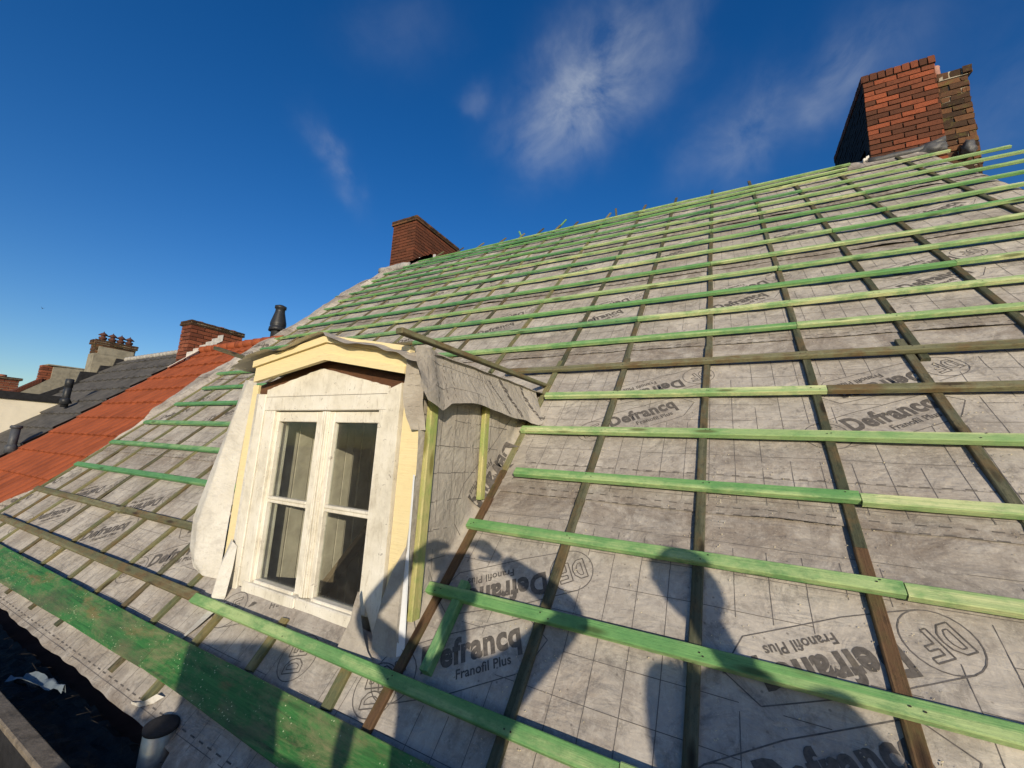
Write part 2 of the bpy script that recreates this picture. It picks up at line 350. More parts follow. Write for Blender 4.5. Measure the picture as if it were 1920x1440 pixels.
def glass_mat():
    m = bpy.data.materials.new('old_window_glass'); m.use_nodes = True; t = m.node_tree; t.nodes.clear()
    tr = N(t, 'ShaderNodeBsdfTransparent'); tr.inputs[0].default_value = (.92, .94, .92, 1)
    gl = N(t, 'ShaderNodeBsdfGlossy', inp={'Roughness': .03}); gl.inputs[0].default_value = (1, 1, 1, 1)
    df = N(t, 'ShaderNodeBsdfDiffuse'); df.inputs[0].default_value = (.6, .57, .5, 1)
    fr = N(t, 'ShaderNodeLayerWeight', inp={'Blend': .5}); pw = N(t, 'ShaderNodeMath', operation='POWER', inp={1: 4.0}); LK(t, fr.outputs['Facing'], pw.inputs[0]); m1 = N(t, 'ShaderNodeMixShader'); LK(t, mrange(t, pw.outputs[0], 0, 1, .03, .7), m1.inputs[0]); LK(t, tr.outputs[0], m1.inputs[1]); LK(t, gl.outputs[0], m1.inputs[2])
    n = tnoise(t, 14, 5, .7, N(t, 'ShaderNodeTexCoord').outputs['Object']); m2 = N(t, 'ShaderNodeMixShader'); LK(t, mrange(t, n.outputs['Fac'], .5, .8, .01, .035), m2.inputs[0])
    LK(t, m1.outputs[0], m2.inputs[1]); LK(t, df.outputs[0], m2.inputs[2])
    o = N(t, 'ShaderNodeOutputMaterial'); LK(t, m2.outputs[0], o.inputs[0]); return m
MGLASS = glass_mat()

# ------------------------------------------------------------------ brick stacks (every brick a little block, one mesh)
def bricks(x0, x1, y0, y1, z0, z1, paint_shade=False, L=.205, H=.055, J=.011, proud=.006, soldier=False, jit=.0025, lo=0.0, hi=1.0, rot=0.0, edge=0.0):
    bm = bmesh.new(); lay = bm.loops.layers.float_color.new('tint') if False else None
    tl = bm.faces.layers.float.new('tint')
    bm_box(bm, x0+.008, x1-.008, y0+.008, y1-.008, z0, z1-.004, 0, 1)
    nrow = max(1, int(round((z1-z0)/(H+J)))); ch = (z1-z0)/nrow
    for r in range(nrow):
        za, zb = z0+r*ch+J/2, z0+(r+1)*ch-J/2
        for side in range(4):
            W = (x1-x0) if side in (0, 2) else (y1-y0)
            bl = L if not (soldier and r == nrow-1) else .065
            off = (bl+J)*.5*(r % 2) if not (soldier and r == nrow-1) else 0
            a = -off
            while a < W-.01:
                b2 = min(a+bl, W); aa = max(a, 0)
                if b2-aa > .02:
                    dep = .02; pr = proud+random.uniform(-edge, edge)
                    if side == 0: c = (x0+aa, x0+b2, y0-pr, y0+dep)
                    elif side == 2: c = (x0+aa, x0+b2, y1-dep, y1+pr)
                    elif side == 1: c = (x1-dep, x1+pr, y0+aa, y0+b2)
                    else: c = (x0-pr, x0+dep, y0+aa, y0+b2)
                    F = bm_box(bm, *c, za, zb, 0, 0, jit)
                    tv = random.uniform(lo, hi) if not (paint_shade and side == 3) else -1  # left face gets the near-black tint, its shade put into the colour
                    for f in F: f[tl] = tv
                a += bl+J
    bmesh.ops.recalc_face_normals(bm, faces=bm.faces)
    me = bpy.data.meshes.new('b'); bm.to_mesh(me); bm.free(); return me

# ================================================================== THE SETTING
gm = mesh([(-900, -900, -7.5), (900, -900, -7.5), (900, 900, -7.5), (-900, 900, -7.5)], [(0, 1, 2, 3)])
tag(obj('ground', gm, MGROUND), kind='structure')

# ================================================================== HOUSE UNDER REPAIR
house = empty('terraced_house', (-2, 0, -7.5))
tag(house, 'foreground house with grey printed underlay, green battens and a white dormer', 'house')

def interp(x, tab):
    if x <= tab[0][0]: return tab[0][1]
    for (a, va), (b2, vb) in zip(tab, tab[1:]):
        if x <= b2: return va+(vb-va)*(x-a)/(b2-a)
    return tab[-1][1]
LEFT = [(-.5, -6.0), (.07, -5.99), (.34, -5.90), (.68, -5.91), (1.0, -5.92), (1.36, -5.95), (1.84, -6.13), (2.28, -6.28), (2.64, -6.16), (3.06, -6.18), (3.78, -6.08), (4.6, -6.2), (5.2, -6.30), (5.8, -6.17), (6.3, -6.08), (6.9, -6.0)]
def leftu(v): return interp(v, LEFT)+.012*nz(v*5, 3)
def rightu(v): return 2.16+.03*nz(v*2.2, 9)+.015*nz(v*9, 2)
CU = [-5.85, -5.46, -5.07, -4.54, -4.07, -3.58, -3.18, -2.82, -2.485, -2.148, -1.61, -1.045, -.585, -.085, .384, .831, 1.262, 1.83]
def sag(u):
    """0 at counter battens, 1 midway"""
    for a, b2 in zip(CU, CU[1:]):
        if a <= u <= b2:
            f = (u-a)/(b2-a); return math.sin(math.pi*f)
    return .3
def wr(u, v, k=0):
    """fleece height above the plane: sag between rafters, folds, flared left and right hems"""
    h = -.007*sag(u)*(.6+.6*nz(u*.7, v*.9, 5+k))
    q = nz(u*1.1+v*.6, v*2.3, k*3.1); h += .006*q
    f = nz(u*2.2, v*7+1.3*nz(u*1.2, v, 2), 7+k)
    h += .0040*max(0, f)**1.0*2*(.4+.6*sag(u))
    d = nz((u+v*.7)*9, (v-u*.4)*2.2, 3+k)
    amp = max(0, nz(u*1.3, v*1.1, 21+k))*.012
    h += amp*d
    fr_ = ((v+.457)/1.327) % 1.0; lap = max(0, 1-min(fr_, 1-fr_)/.20)
    rd = 1-abs(nz(u*1.6+.5*nz(v*3, u), v*11, 41))*3.2
    h += max(0, rd)**2*.0085*(.15+lap)*max(0, .25+nz(u*1.4, v*.8, 55)*1.6)
    rd2 = 1-abs(nz((u*.8+v)*4, (v-u*.5)*1.1, 61))*3.5
    h += max(0, rd2)**2*.0075*max(0, nz(u*.9+4, v*.9, 66))*2
    if u < -5.90: h += min(.055, (-5.90-u)*.55)*(1+.35*nz(v*3, 5)) + .01*nz(v*6, u*3)
    if v > 5.2 and u < -5.5: h += .035*max(0, nz(u*3, v*4, 1))*(v-5.2)
    if u > 2.02: h -= (u-2.02)**2*4.5
    if v > 6.55: h -= (v-6.55)**2*2.4
    if v > 5.9 and u > .9: h += .02*max(0, nz(u*3, v*3, 31))
    return h
SV = [(-.457+1.327*k) for k in range(6)]
def hole(u, v): return -2.20 < u < -1.20 and .115 < v < 1.62
def eave_low(u):
    e = -.405-.012*(u+3)+.025*nz(u*1.7, 4)+.012*nz(u*7, 8)
    if u < -1.75: return e
    return e-.06
def sheet_h(u, v, k):
    fr = (v-SV[k])/1.5
    edge = max(0, 1-fr*9)
    return .0015+.0048*(1-min(1, max(0, fr))) + wr(u, v, 0) + (edge**1.5*(.003+.022*max(0, nz(u*2.3, k*5.1, 77)))*sag(u) if k else 0)
marks_cache = {}
def glyphs(txt, bold, shear=0.0):
    key = (txt, bold)
    if key in marks_cache: return marks_cache[key]
    cu = bpy.data.curves.new('t', 'FONT'); cu.body = txt; cu.size = 1; cu.offset = bold; cu.resolution_u = 3; cu.space_character = 1.0+bold*1.6
    o = bpy.data.objects.new('t', cu); link(o); dg = bpy.context.evaluated_depsgraph_get(); dg.update()
    me = o.evaluated_get(dg).to_mesh()
    vs = [(v.co.x, v.co.y) for v in me.vertices]; fs = [tuple(p.vertices) for p in me.polygons]
    o.evaluated_get(dg).to_mesh_clear(); bpy.data.objects.remove(o); bpy.data.curves.remove(cu)
    x0 = min(a for a, _ in vs); x1 = max(a for a, _ in vs)
    vs = [((a-x0)/(x1-x0), b2/(x1-x0)) for a, b2 in vs]
    marks_cache[key] = (vs, fs); return vs, fs
class Sheet:
    """a membrane mesh: the sheet itself plus its printing, all mapped through surf(a, b, h)"""
    def __init__(s, surf): s.v = []; s.f = []; s.m = []; s.surf = surf
    def add(s, pts, faces, mi, h):
        b0 = len(s.v); s.v += [s.surf(a, b2, h) for a, b2 in pts]; s.f += [tuple(b0+i for i in f) for f in faces]; s.m += [mi]*len(faces)
    def line(s, a, b2, w, mi=2, h=.0009, seg=.06):
        a = Vector(a); b2 = Vector(b2); d = b2-a; L = d.length
        if L < 1e-6: return
        n = max(1, int(L/seg)); t = Vector((-d.y, d.x))/L*w/2; pts = []
        for i in range(n+1):
            p = a+d*i/n; pts += [p+t, p-t]
        s.add([tuple(p) for p in pts], [(2*i, 2*i+1, 2*i+3, 2*i+2) for i in range(n)], mi, h)
    def poly(s, pts, w, mi=2, h=.0009, closed=False):
        q = pts+[pts[0]] if closed else pts
        for a, b2 in zip(q, q[1:]): s.line(a, b2, w, mi, h)
    def text(s, txt, org, ang, width, bold, ok=lambda a, b2: True, mi=1, yscale=1.0):
        vs, fs = glyphs(txt, bold); c, n = math.cos(ang), math.sin(ang)
        pts = [(org[0]+(x*c-y*yscale*n)*width, org[1]+(x*n+y*yscale*c)*width) for x, y in vs]
        good = [all(ok(*pts[i]) for i in f) for f in fs]
        s.add(pts, [f for f, g in zip(fs, good) if g], mi, .0013)
    def build(s, name, mats, parent=None, smooth=True):
        me = mesh(s.v, s.f, s.m); o = obj(name, me, mats, parent)
        for p in me.polygons: p.use_smooth = smooth
        return o
def logo(s, c, r, ang, ok):
    cs, sn = math.cos(ang), math.sin(ang)
    tr = lambda x, y: (c[0]+(x*cs-y*sn)*r, c[1]+(x*sn+y*cs)*r)
    if not ok(*c): return
    s.poly([tr(math.cos(a*.2618), math.sin(a*.2618)) for a in range(24)], .0035, 2, .0011, True)
    # open letters D and F drawn as outlines
    s.poly([tr(*p) for p in [(-.66, -.42), (-.66, .52), (-.33, .52), (-.11, .30), (-.06, .05), (-.11, -.20), (-.33, -.42)]], .004, 1, .0013, True)
    s.poly([tr(*p) for p in [(-.50, -.24), (-.50, .36), (-.36, .36), (-.26, .2), (-.24, .04), (-.27, -.1), (-.36, -.24)]], .003, 1, .0013, True)
    s.poly([tr(*p) for p in [(.05, -.42), (.05, .52), (.62, .52), (.62, .36), (.22, .36), (.22, .18), (.52, .18), (.52, .02), (.22, .02), (.22, -.42)]], .004, 1, .0013, True)
def printmark(s, org, ang, ok, W=.365):
    """two-line brand mark in a pointed tag"""
    d = Vector((math.cos(ang), math.sin(ang))); n = Vector((-d.y, d.x)); o = Vector(org)
    s.text('Defrancq', tuple(o), ang, W, .042, ok, 1, 1.25)
    s.text('Franofil Plus', tuple(o+d*.128-n*.050), ang, .195, .020, ok, 1, 1.1)
    c = o-d*.10+n*.015
    logo(s, tuple(c), .083, ang+math.radians(6), ok)
    top = [c+n*.083-d*.01, o+d*.10+n*.105, o+d*.40+n*.085, o+d*.455-n*.01]
    bot = [c-n*.083-d*.01, o+d*.08-n*.085, o+d*.36-n*.085, o+d*.455-n*.01]
    for l in (top, bot):
        for a, b2 in zip(l, l[1:]):
            if ok(*a) and ok(*b2): s.line(a, b2, .0034, 2, .0011)
def in_tag(u, v, tags):
    for o, a in tags:
        x = u-o[0]; y = v-o[1]; c, n = math.cos(a), math.sin(a); p, q = x*c+y*n, -x*n+y*c
        if -.18 < p < .44 and -.075 < q < .09: return True
    return False
A1, A2 = math.radians(29), math.radians(205)
TU = {-1: -1.37, 0: -.964, 1: -.558, 2: -.041, 3: .36, 4: .86, 5: 1.31}
for k in range(6):
    v0 = SV[k]; v1 = min(v0+1.50, 6.86)
    s = Sheet(lambda a, b2, h, k=k: P(a, b2, sheet_h(a, b2, k)+h))
    du, dv = .0235, .0235
    nu = int((2.34+6.42)/du); nv = int((v1-v0)/dv)
    idx = {}; pts = []; faces = []
    for i in range(nu+1):
        for j in range(nv+1):
            u = -6.42+i*du; t = j/nv; v = v0+(v1-v0)*t
            if k == 0: lo = eave_low(u); v = lo+(v1-lo)*t
            elif j < 3: v += .010*nz(u*2.1, k*7, 3)*(3-j)/3
            L, R = leftu(v), rightu(v)+.10
            u2 = min(max(u, L), R)
            if abs(u2-u) > du: idx[i, j] = None; continue
            idx[i, j] = len(pts); pts.append((u2, v))
    for i in range(nu):
        for j in range(nv):
            q = [idx[i, j], idx[i+1, j], idx[i+1, j+1], idx[i, j+1]]
            if None in q: continue
            cu_, cv_ = (pts[q[0]][0]+pts[q[2]][0])/2, (pts[q[0]][1]+pts[q[2]][1])/2
            if hole(cu_, cv_): continue
            faces.append(tuple(q))
    s.add(pts, faces, 0, 0)
    ok = lambda a, b2, v0=v0, v1=v1: (v0+.002 < b2 < v0+1.31) and leftu(b2)+.02 < a < rightu(b2)+.05 and not (-2.24 < a < -1.16 and .1 < b2 < 1.66)
    tags = []
    for i in range(-7, 4):
        tags.append(((TU[k]+1.0245*i, v0+.512), A1)); tags.append(((TU[k]+.318+1.0245*i, v0+.957), A2))
    if k == 0: tags.append(((-1.44, -.02), math.radians(70)))
    for o, a in tags[:22]: printmark(s, o, a, ok)
    if k == 0:
        logo(s, (-1.51, -.04), .083, math.radians(110), lambda a, b2: True)
        logo(s, (-1.10, -.035), .083, math.radians(110), lambda a, b2: True)
    # measuring grid
    for i in range(int(8.4/.1)):
        u = -6.3+i*.1+.02*(k % 3)
        for j in range(10):
            a = v0+.06+j*.125
            if random.random() < .04 or not ok(u, a) or not ok(u, a+.125) or in_tag(u, a+.03, tags) or in_tag(u, a+.1, tags): continue
            s.line((u, a), (u+.002*nz(a*3, u), a+.125), .0021)
    for j in range(10):
        v = v0+.08+j*.125
        for i in range(82):
            u = -6.2+i*.1
            if random.random() < .05 or not ok(u, v) or not ok(u+.1, v) or in_tag(u+.02, v, tags) or in_tag(u+.09, v, tags): continue
            s.line((u, v), (u+.1, v), .0021)
    for dvv, wd in ((.036 if k else .097, .0046), (.003 if k else 0, .0044 if k else 0), (.21, .0042)):
        if wd:
            u = -6.2
            while u < 2.1:
                if ok(u, v0+dvv) and ok(u+.03, v0+dvv): s.line((u, v0+dvv), (u+.028, v0+dvv), wd, 1, .0012)
                u += .058
    o = s.build('underlay_sheet', [MUND, MINK, MINKL], house)

MNAIL = simple('rusty_nail_head', (.03, .022, .018), .6, .4, 50)
# ---- laths -----------------------------------------------------------------
def lath(name, p0, p1, wdt, thk, mt, parent, up=NR, bow=.003, bev=.003, label=None, rag=False, nails=()):
    """a sawn lath from p0 to p1 (centre of its underside), local x along it"""
    p0, p1 = Vector(p0), Vector(p1); d = p1-p0; L = d.length; x = d/L; z = (up-x*up.dot(x)).normalized(); y = z.cross(x)
    n = max(2, int(L/.22)); sd = random.uniform(0, 99); bm = bmesh.new(); rings = []
    for i in range(n+1):
        t = i/n*L; oy = bow*nz(t*.8, sd)*1.6; oz = .0015*nz(t*1.3, sd, 4); w2 = wdt/2*(1+.03*nz(t*3, sd, 9)); wn = .12*max(0, nz(t*1.1, sd, 13))
        h0, h1 = oz, thk+oz
        b = bev
        prof = [(-w2+b, h0), (w2-b, h0), (w2, h0+b), (w2, h1-b-wn*thk), (w2-b-wn*wdt, h1), (-w2+b, h1), (-w2, h1-b), (-w2, h0+b)]
        xx = t + (random.uniform(-.004, .004) if rag and i in (0, n) else 0)
        rings.append([bm.verts.new((xx, oy+a, b2)) for a, b2 in prof])
    for a, b2 in zip(rings, rings[1:]):
        for i in range(8): bm.faces.new([a[i], b2[i], b2[(i+1) % 8], a[(i+1) % 8]])
    bm.faces.new(rings[0]); bm.faces.new(rings[-1][::-1]); bmesh.ops.recalc_face_normals(bm, faces=bm.faces)
    for t in nails:
        if .02 < t < L-.02:
            cx, cy = t+random.uniform(-.008, .008), random.uniform(-.3, .3)*wdt; vv = [bm.verts.new((cx+.0032*math.cos(k*1.047), cy+.0026*math.sin(k*1.047), thk+.0022)) for k in range(6)]
            bm.faces.new(vv).material_index = 1
    M = Matrix((x, y, z)).transposed().to_4x4(); M.translation = p0
    o = obj(name, bm, [mt, MNAIL] if nails else mt, parent, M)
    if label: o['label'] = label
    return o
CH = .020            # counter battens stand this proud of the fleece
BH, BW = .027, .044
rng = random.Random(5)
def pickm(r):
    x = rng.random(); return MG if x < .5 else (MG2 if x < .78 else MG3)
NEARCU = [-1.61, -1.045, -1.03, -.59, -.57, -.10, -.08, .36, .38, .80, .83, 1.26]
def row(v, u0, u1, joints=(), mats=None, dv=0.0):
    cuts = [u0]+[j for j in joints if u0 < j < u1]+[u1]
    for i, (a, b2) in enumerate(zip(cuts, cuts[1:])):
        m = mats[i] if mats else pickm(v)
        e = rng.uniform(-.004, .004)
        lath('roof_batten', P(a+.0015, v+e+dv*(a-u0), CH+.003), P(b2-.0015, v+e+dv*(b2-u0)+rng.uniform(-.004, .004), CH+.003), BW, BH, m, house, nails=[q-a for q in NEARCU if v < 2.8])
RV = {1: 6.388, 2: 5.959, 3: 5.603, 4: 5.318, 5: 4.997, 6: 4.669, 7: 4.337, 8: 3.995, 9: 3.644, 10: 3.308, 11: 2.987, 12: 2.661, 13: 2.340, 14: 1.995, 15: 1.670, 16: 1.337, 17: 1.002, 18: .671, 19: .350, 20: .032}
# fitted rows are bottom-face heights on the plane; battens stand off it, so shift a little down the slope
for k in RV: RV[k] -= .028 if k > 3 else .035
row(RV[1]+.02, -5.35, 1.42, (-2.1, ), [MG, MG2])
row(RV[1]-.19, -5.6, 1.35, (-1.05,), [MG3, MG2])
row(RV[2]+.02, -5.95, 2.16, (-3.2, .40), [MG3, MG, MG2])
row(RV[3], -5.95, 2.46, (-2.5, .83), [MG, MG3, MG2])
row(RV[4], -6.0, 2.9, (-4.07, 0.38), [MG3, MG, MG2])
row(RV[5], -6.35, 2.9, (-1.6, 1.26), [MG3, MG2, MG])
row(RV[6], -5.95, 2.9, (-3.18, -.09), [MG, MG2, MG])
row(RV[7], -6.05, 2.9, (-1.05, 1.26), [MG3, MG, MG2])
row(RV[8], -6.0, 2.9, (-2.82, .83), [MG, MG2, MG])
row(RV[9], -5.86, 2.9, (-2.0, -.09, 1.83), [MG3, MG, MG2, MG])
row(RV[10], -6.0, 2.9, (-3.58, .38), [MG, MG2, MG])
row(RV[11], -5.9, 2.9, (-2.15, 1.26), [MG3, MG, MG2])
row(RV[12], -5.95, 2.9, (-2.82, -.585), [MOLD, MG3, MG2])
row(RV[13], -6.04, 2.9, (-2.0, .38), [MG3, MG, MG2])
row(RV[14], -5.72, -2.30, (), [MG3]); row(RV[14], -1.44, 2.9, (1.26,), [MOLD, MOLD])
row(RV[15], -5.76, -2.30, (), [MG3]); row(RV[15], -1.02, 2.9, (.415,), [MG2, MOLD])
row(RV[16], -5.79, -2.30, (), [MG3]); row(RV[16], -1.06, 2.9, (), [MG2])
row(RV[17], -5.82, -2.30, (), [MG3]); row(RV[17], -.965, 2.9, (.40,), [MG, MG2])
row(RV[18], -5.80, -2.32, (), [MG3]); row(RV[18], -1.07, 2.4, (.43,), [MG, MG2])
row(RV[19], -5.80, -2.32, (-3.9,), [MOLD, MOLD]); row(RV[19], -1.09, 2.2, (), [MG])
row(RV[20], -5.75, 1.6, (-2.33, -.27), [MOLD, MG, MG2])
lath('counter_batten', P(-.945, .38, .004), P(-.935, .055, .004), .036, .040, MG3, house, label='short green batten lying up the slope beside the dormer')

# counter battens: upper run and, lapped beside it, the lower run
top_end = 6.80
for i, u in enumerate(CU):
    lo = 1.93 if u > -2.2 else (1.93 if u > -2.3 else 0)
    m = [MCB, MCBG, MCB][i % 3] if u < -.3 else MCB
    if u < -2.3: m = [MCBG, MOLD, MCBG, MCB][i % 4]
    te = top_end+rng.uniform(-.02, .10)
    if u > .6: te = min(te, 6.30)
    if u < -5.3: te = 6.1
    lath('counter_batten', P(u+rng.uniform(-.006, .006), -.17 if lo == 0 else lo+rng.uniform(-.03, .1), .001), P(u, te, .001), .036, CH, m, house, bow=.008)
LOWC = [(-1.045, -.16, 2.10, MCBR), (-.605, -.40, 2.08, MCB), (-.117, -.45, 2.16, MCB), (.352, -.5, 2.05, MCBR), (.80, -.2, 2.1, MCB), (1.26, 0, 2.1, MCBR)]
for u, a, b2, m in LOWC:
    du = {-1.045: -.01, -.605: .028, -.117: .022, .352: .028, .80: -.012}.get(u, 0)
    mid = (1.0 if u < 0 else .78)
    lath('counter_batten', P(u-.003, a, .001), P(u+du*.4, mid, .001), .036, CH+.001, m, house, bow=.004)
    lath('counter_batten', P(u+du*.4, mid+.002, .001), P(u+du, b2, .001), .035, CH, MCBG if u < -1 else MCB, house, bow=.004)
for u, a, b2, m in [(-1.69, -.14, .06, MYG), (-1.24, -.14, .04, MCBG), (-2.085, -.36, .03, MYG)]:
    lath('counter_batten', P(u, a, .001), P(u-.02, b2, .001), .045, CH, MCBG if m is MYG else m, house)
# rafter stubs below the eaves board
for u, v in [(-4.035, -.335), (-3.59, -.33), (-3.18, -.33), (-2.443, -.345), (-1.24, -.36), (-4.5, -.33)]:
    lath('counter_batten', P(u, v, .002), P(u+.004, -.26, .002), .032, .018, MCB, house, rag=True)
# eaves board in three lengths
def eboard(u0, u1, va0, va1, vb0, vb1, h=.024):
    d = P(u1, 0)-P(u0, 0); M = ROOFROT.to_4x4(); M.translation = P(u0, 0, h); bm = bmesh.new(); L = u1-u0; n = int(L/.12); pr = []
    for i in range(n+1):
        t = i/n; a = va0+(va1-va0)*t+.004*nz(u0+t*L*2, 5); b2 = vb0+(vb1-vb0)*t+.003*nz(u0+t*L*2, 9); z = .003*nz(t*L, u0)
        pr.append([bm.verts.new((t*L, a, z)), bm.verts.new((t*L, b2, z)), bm.verts.new((t*L, b2, z+.016)), bm.verts.new((t*L, b2-.002, z+.018)), bm.verts.new((t*L, a+.002, z+.018)), bm.verts.new((t*L, a, z+.016))])
    for a, b2 in zip(pr, pr[1:]):
        for q in range(6): bm.faces.new([a[q], b2[q], b2[(q+1) % 6], a[(q+1) % 6]])
    bm.faces.new(pr[0]); bm.faces.new(pr[-1][::-1]); bmesh.ops.recalc_face_normals(bm, faces=bm.faces)
    o = obj('eaves_board', bm, MBOARD, house, M); return o
eboard(-6.3, -4.6, -.315, -.315, -.145, -.147)
eboard(-4.597, -2.262, -.313, -.290, -.147, -.152)
eboard(-2.259, .6, -.287, -.345, -.150, -.140, .0235)

# wood chips and sawdust by the laths
bm = bmesh.new(); r2 = random.Random(3)
for i in range(1500):
    if r2.random() < .75:
        u = r2.choice([-.085, .37, .80, -.59, 1.25])+r2.choice([-1, 1])*(.02+abs(r2.gauss(0, .03))); v = r2.uniform(-.1, 1.9)
    else: u = r2.uniform(-1, 1.6); v = r2.uniform(0, 2.2)
    if -2.3 < u < -1.1: continue
    sz = r2.uniform(.0012, .0038); a = r2.uniform(0, 6.28); p = P(u, v, sheet_h(u, v, 0 if v < .87 else 1)+.0045)
    q = [p+(UR*math.cos(a+b2)+VR*math.sin(a+b2))*sz*(1 if i2 % 2 else .45) for i2, b2 in enumerate((0, 1.5, 3.1, 4.6))]
    t = p+NR*sz*.8; vv = [bm.verts.new(x) for x in q]; tt = bm.verts.new(t)
    for i2 in range(4): bm.faces.new([vv[i2], vv[(i2+1) % 4], tt])
tag(obj('sawdust', bm, MCHIP), kind='stuff', label='pale sawdust and wood chips scattered on the grey underlay beside the counter battens', cat='sawdust')

# ---- walls, eaves, gutter ---------------------------------------------------
box('wall', -6.0, 2.1, -.26, -.02, -7.5, -.47, MWALLB, house, 0)
box('wall', -6.0, 2.1, 9.4, 9.6, -7.5, .0, MWALLB, house, 0)
me = mesh([(-5.93, 0, -.45), (-5.93, 9.5, -.45), (-5.93, 4.80, 4.68)], [(0, 1, 2)])
obj('gable_wall', me, MWALLB, house)
obj('gable_wall', mesh([(2.08, 0, -.45), (2.08, 9.5, -.45), (2.08, 4.80, 4.68)], [(0, 2, 1)]), MWALLB, house)
me = mesh([(-5.95, 4.80, 4.655), (2.1, 4.80, 4.655), (2.1, 9.5, 0), (-5.95, 9.5, 0)], [(0, 1, 2, 3)]); obj('rear_roof_slope', me, MUND, house)
gut = box('gutter', -7.5, 3.0, -.50, -.27, -.47, -.455, MBITU, house, 0)
box('gutter_board', -7.5, 3.0, -.548, -.492, -.325, -.30, MGUT, gut, .005)
box('gutter_side', -7.5, 3.0, -.530, -.500, -.62, -.326, MBITU, gut, .0)
# muck in the gutter: uneven heap
r3 = random.Random(8); vs = []; fs = []; n = 260; mrow = 9
for i in range(n+1):
    for j in range(mrow+1):
        x = -7.0+9.8*i/n; y = -.494+.235*j/mrow
        vs.append((x, y, -.450+.05*(j/mrow)**1.5+.022*nz(x*6, y*14)+.018*nz(x*25, y*40, 3)+.012*nz(x*60, y*80, 5)))
for i in range(n):
    for j in range(mrow): a = i*(mrow+1)+j; fs.append((a, a+mrow+1, a+mrow+2, a+1))
tag(obj('leaf_muck', mesh(vs, fs), MMUCK), kind='stuff', label='black wet leaf muck lying along the bottom of the eaves gutter', cat='debris')
bm = bmesh.new()
for i in range(220):
    x = r3.uniform(-3.6, -1.2); y = r3.uniform(-.47, -.30); L = r3.uniform(.02, .13); a = r3.gauss(0, .6); z = -.40+.05*(y+.49)/.23+r3.uniform(-.01, .03)
    d = Vector((math.cos(a), math.sin(a), r3.uniform(-.25, .35)))*L; w2 = Vector((-math.sin(a), math.cos(a), 0))*r3.uniform(.0007, .0016)
    p = Vector((x, y, z)); q = [bm.verts.new(p-w2), bm.verts.new(p+w2), bm.verts.new(p+d+w2*.4), bm.verts.new(p+d-w2*.4), bm.verts.new(p+d*.5+Vector((0, 0, .0015)))]
    bm.faces.new([q[0], q[1], q[4]]); bm.faces.new([q[1], q[2], q[4]]); bm.faces.new([q[2], q[3], q[4]]); bm.faces.new([q[3], q[0], q[4]])
MTWIG = simple('dead_grass_stalk', (.035, .028, .02), .9, .5, 40)
tag(obj('dead_grass', bm, MTWIG), kind='stuff', label='dry dead grass stalks and twigs lying in the eaves gutter', cat='debris')
# scrap of plastic in the gutter
vs = []; fs = []
for i in range(15):
    for j in range(5):
        t = i/14; x = -2.98+.34*t; y = -.40+.07*t+.05*(j/4-.5)*(1.3-t)
        vs.append((x, y, -.355+.03*nz(x*14, j*.8)+.03*t+.02*math.sin(j*1.6+t*5)))
for i in range(14):
    for j in range(4): a = i*5+j; fs.append((a, a+5, a+6, a+1))
o = obj('plastic_scrap', mesh(vs, fs), MBLUE, None, None, True); tag(o, 'crumpled bluish white plastic scrap lying in the gutter below the eaves board', 'plastic scrap')

# vent stub by the gutter
pt = Vector((-1.855, -.30, -.235)); axis = Vector((.10, -.03, 1)).normalized()
vp = empty('vent_pipe', pt-axis*.4); tag(vp, 'short dull metal pipe with a black cap standing by the gutter', 'vent pipe')
bm = bmesh.new(); bm_lathe(bm, [(.050, -.42), (.050, -.012), (.047, -.010)], pt, 32, axis); obj('pipe', bm, MZINC, vp)
bm = bmesh.new(); bm_lathe(bm, [(.050, -.012), (.0535, -.010), (.0535, .000), (.047, .003), (.010, .0045), (.0, .0045)], pt, 32, axis); obj('cap', bm, MRUBB, vp)

# ================================================================== DORMER (part of the house)
bm = bmesh.new()
YF = .075
bm_box(bm, -2.232, -2.165, YF-.004, .17, .02, 1.045, .003); bm_box(bm, -2.163, -2.080, YF+.004, .17, .09, 1.0, .003)
# right post with a hacked-off foot
bm_box(bm, -1.337, -1.292, YF+.001, .17, .14, 1.0, .003)
bm_prism(bm, [(-1.290, YF-.006, .18), (-1.252, YF-.006, .115), (-1.218, YF-.006, .055), (-1.206, YF-.006, .070), (-1.212, YF-.006, 1.072), (-1.290, YF-.006, 1.045)], (0, .1, 0))
bm_box(bm, -2.163, -1.290, YF-.002, .16, .957, 1.028, .003)
dorm = obj('dormer', bm, MWP, house)
dorm['label'] = 'gabled dormer with a white casement window and yellow fascia'
# sill
bm = bmesh.new(); bm_box(bm, -2.125, -1.72, .070, .16, .055, .121, .005); bm_box(bm, -1.717, -1.33, .072, .16, .057, .123, .005); bm_box(bm, -2.12, -1.345, .062, .12, .03, .053, .005)
obj('window_sill', bm, MWP, dorm)
# gable board and decayed edge
ap = (-1.742, YF, 1.175)
bm = bmesh.new(); pts = [(-2.165, YF, 1.030), (-1.292, YF, 1.030), (-1.292, YF, 1.062)]
n = 34; top = []
for i in range(n+1):
    x = -1.292+(-2.165+1.292)*i/n; z = 1.165-abs(x+1.742)*.232+.004*nz(x*40, 1)+.003*nz(x*90, 2); top.append((x, YF, z))
bm_prism(bm, [(-2.165, YF, 1.030), (-1.292, YF, 1.030)]+top, (0, .03, 0)); obj('gable_board', bm, MWP, dorm)
bm = bmesh.new(); bm_prism(bm, [(-2.25, YF+.012, 1.02), (-1.208, YF+.012, 1.03), (-1.202, YF+.012, 1.095), (-1.742, YF+.012, 1.212), (-2.25, YF+.012, 1.095)], (0, .05, 0)); obj('gable_timber', bm, MDBR, dorm)
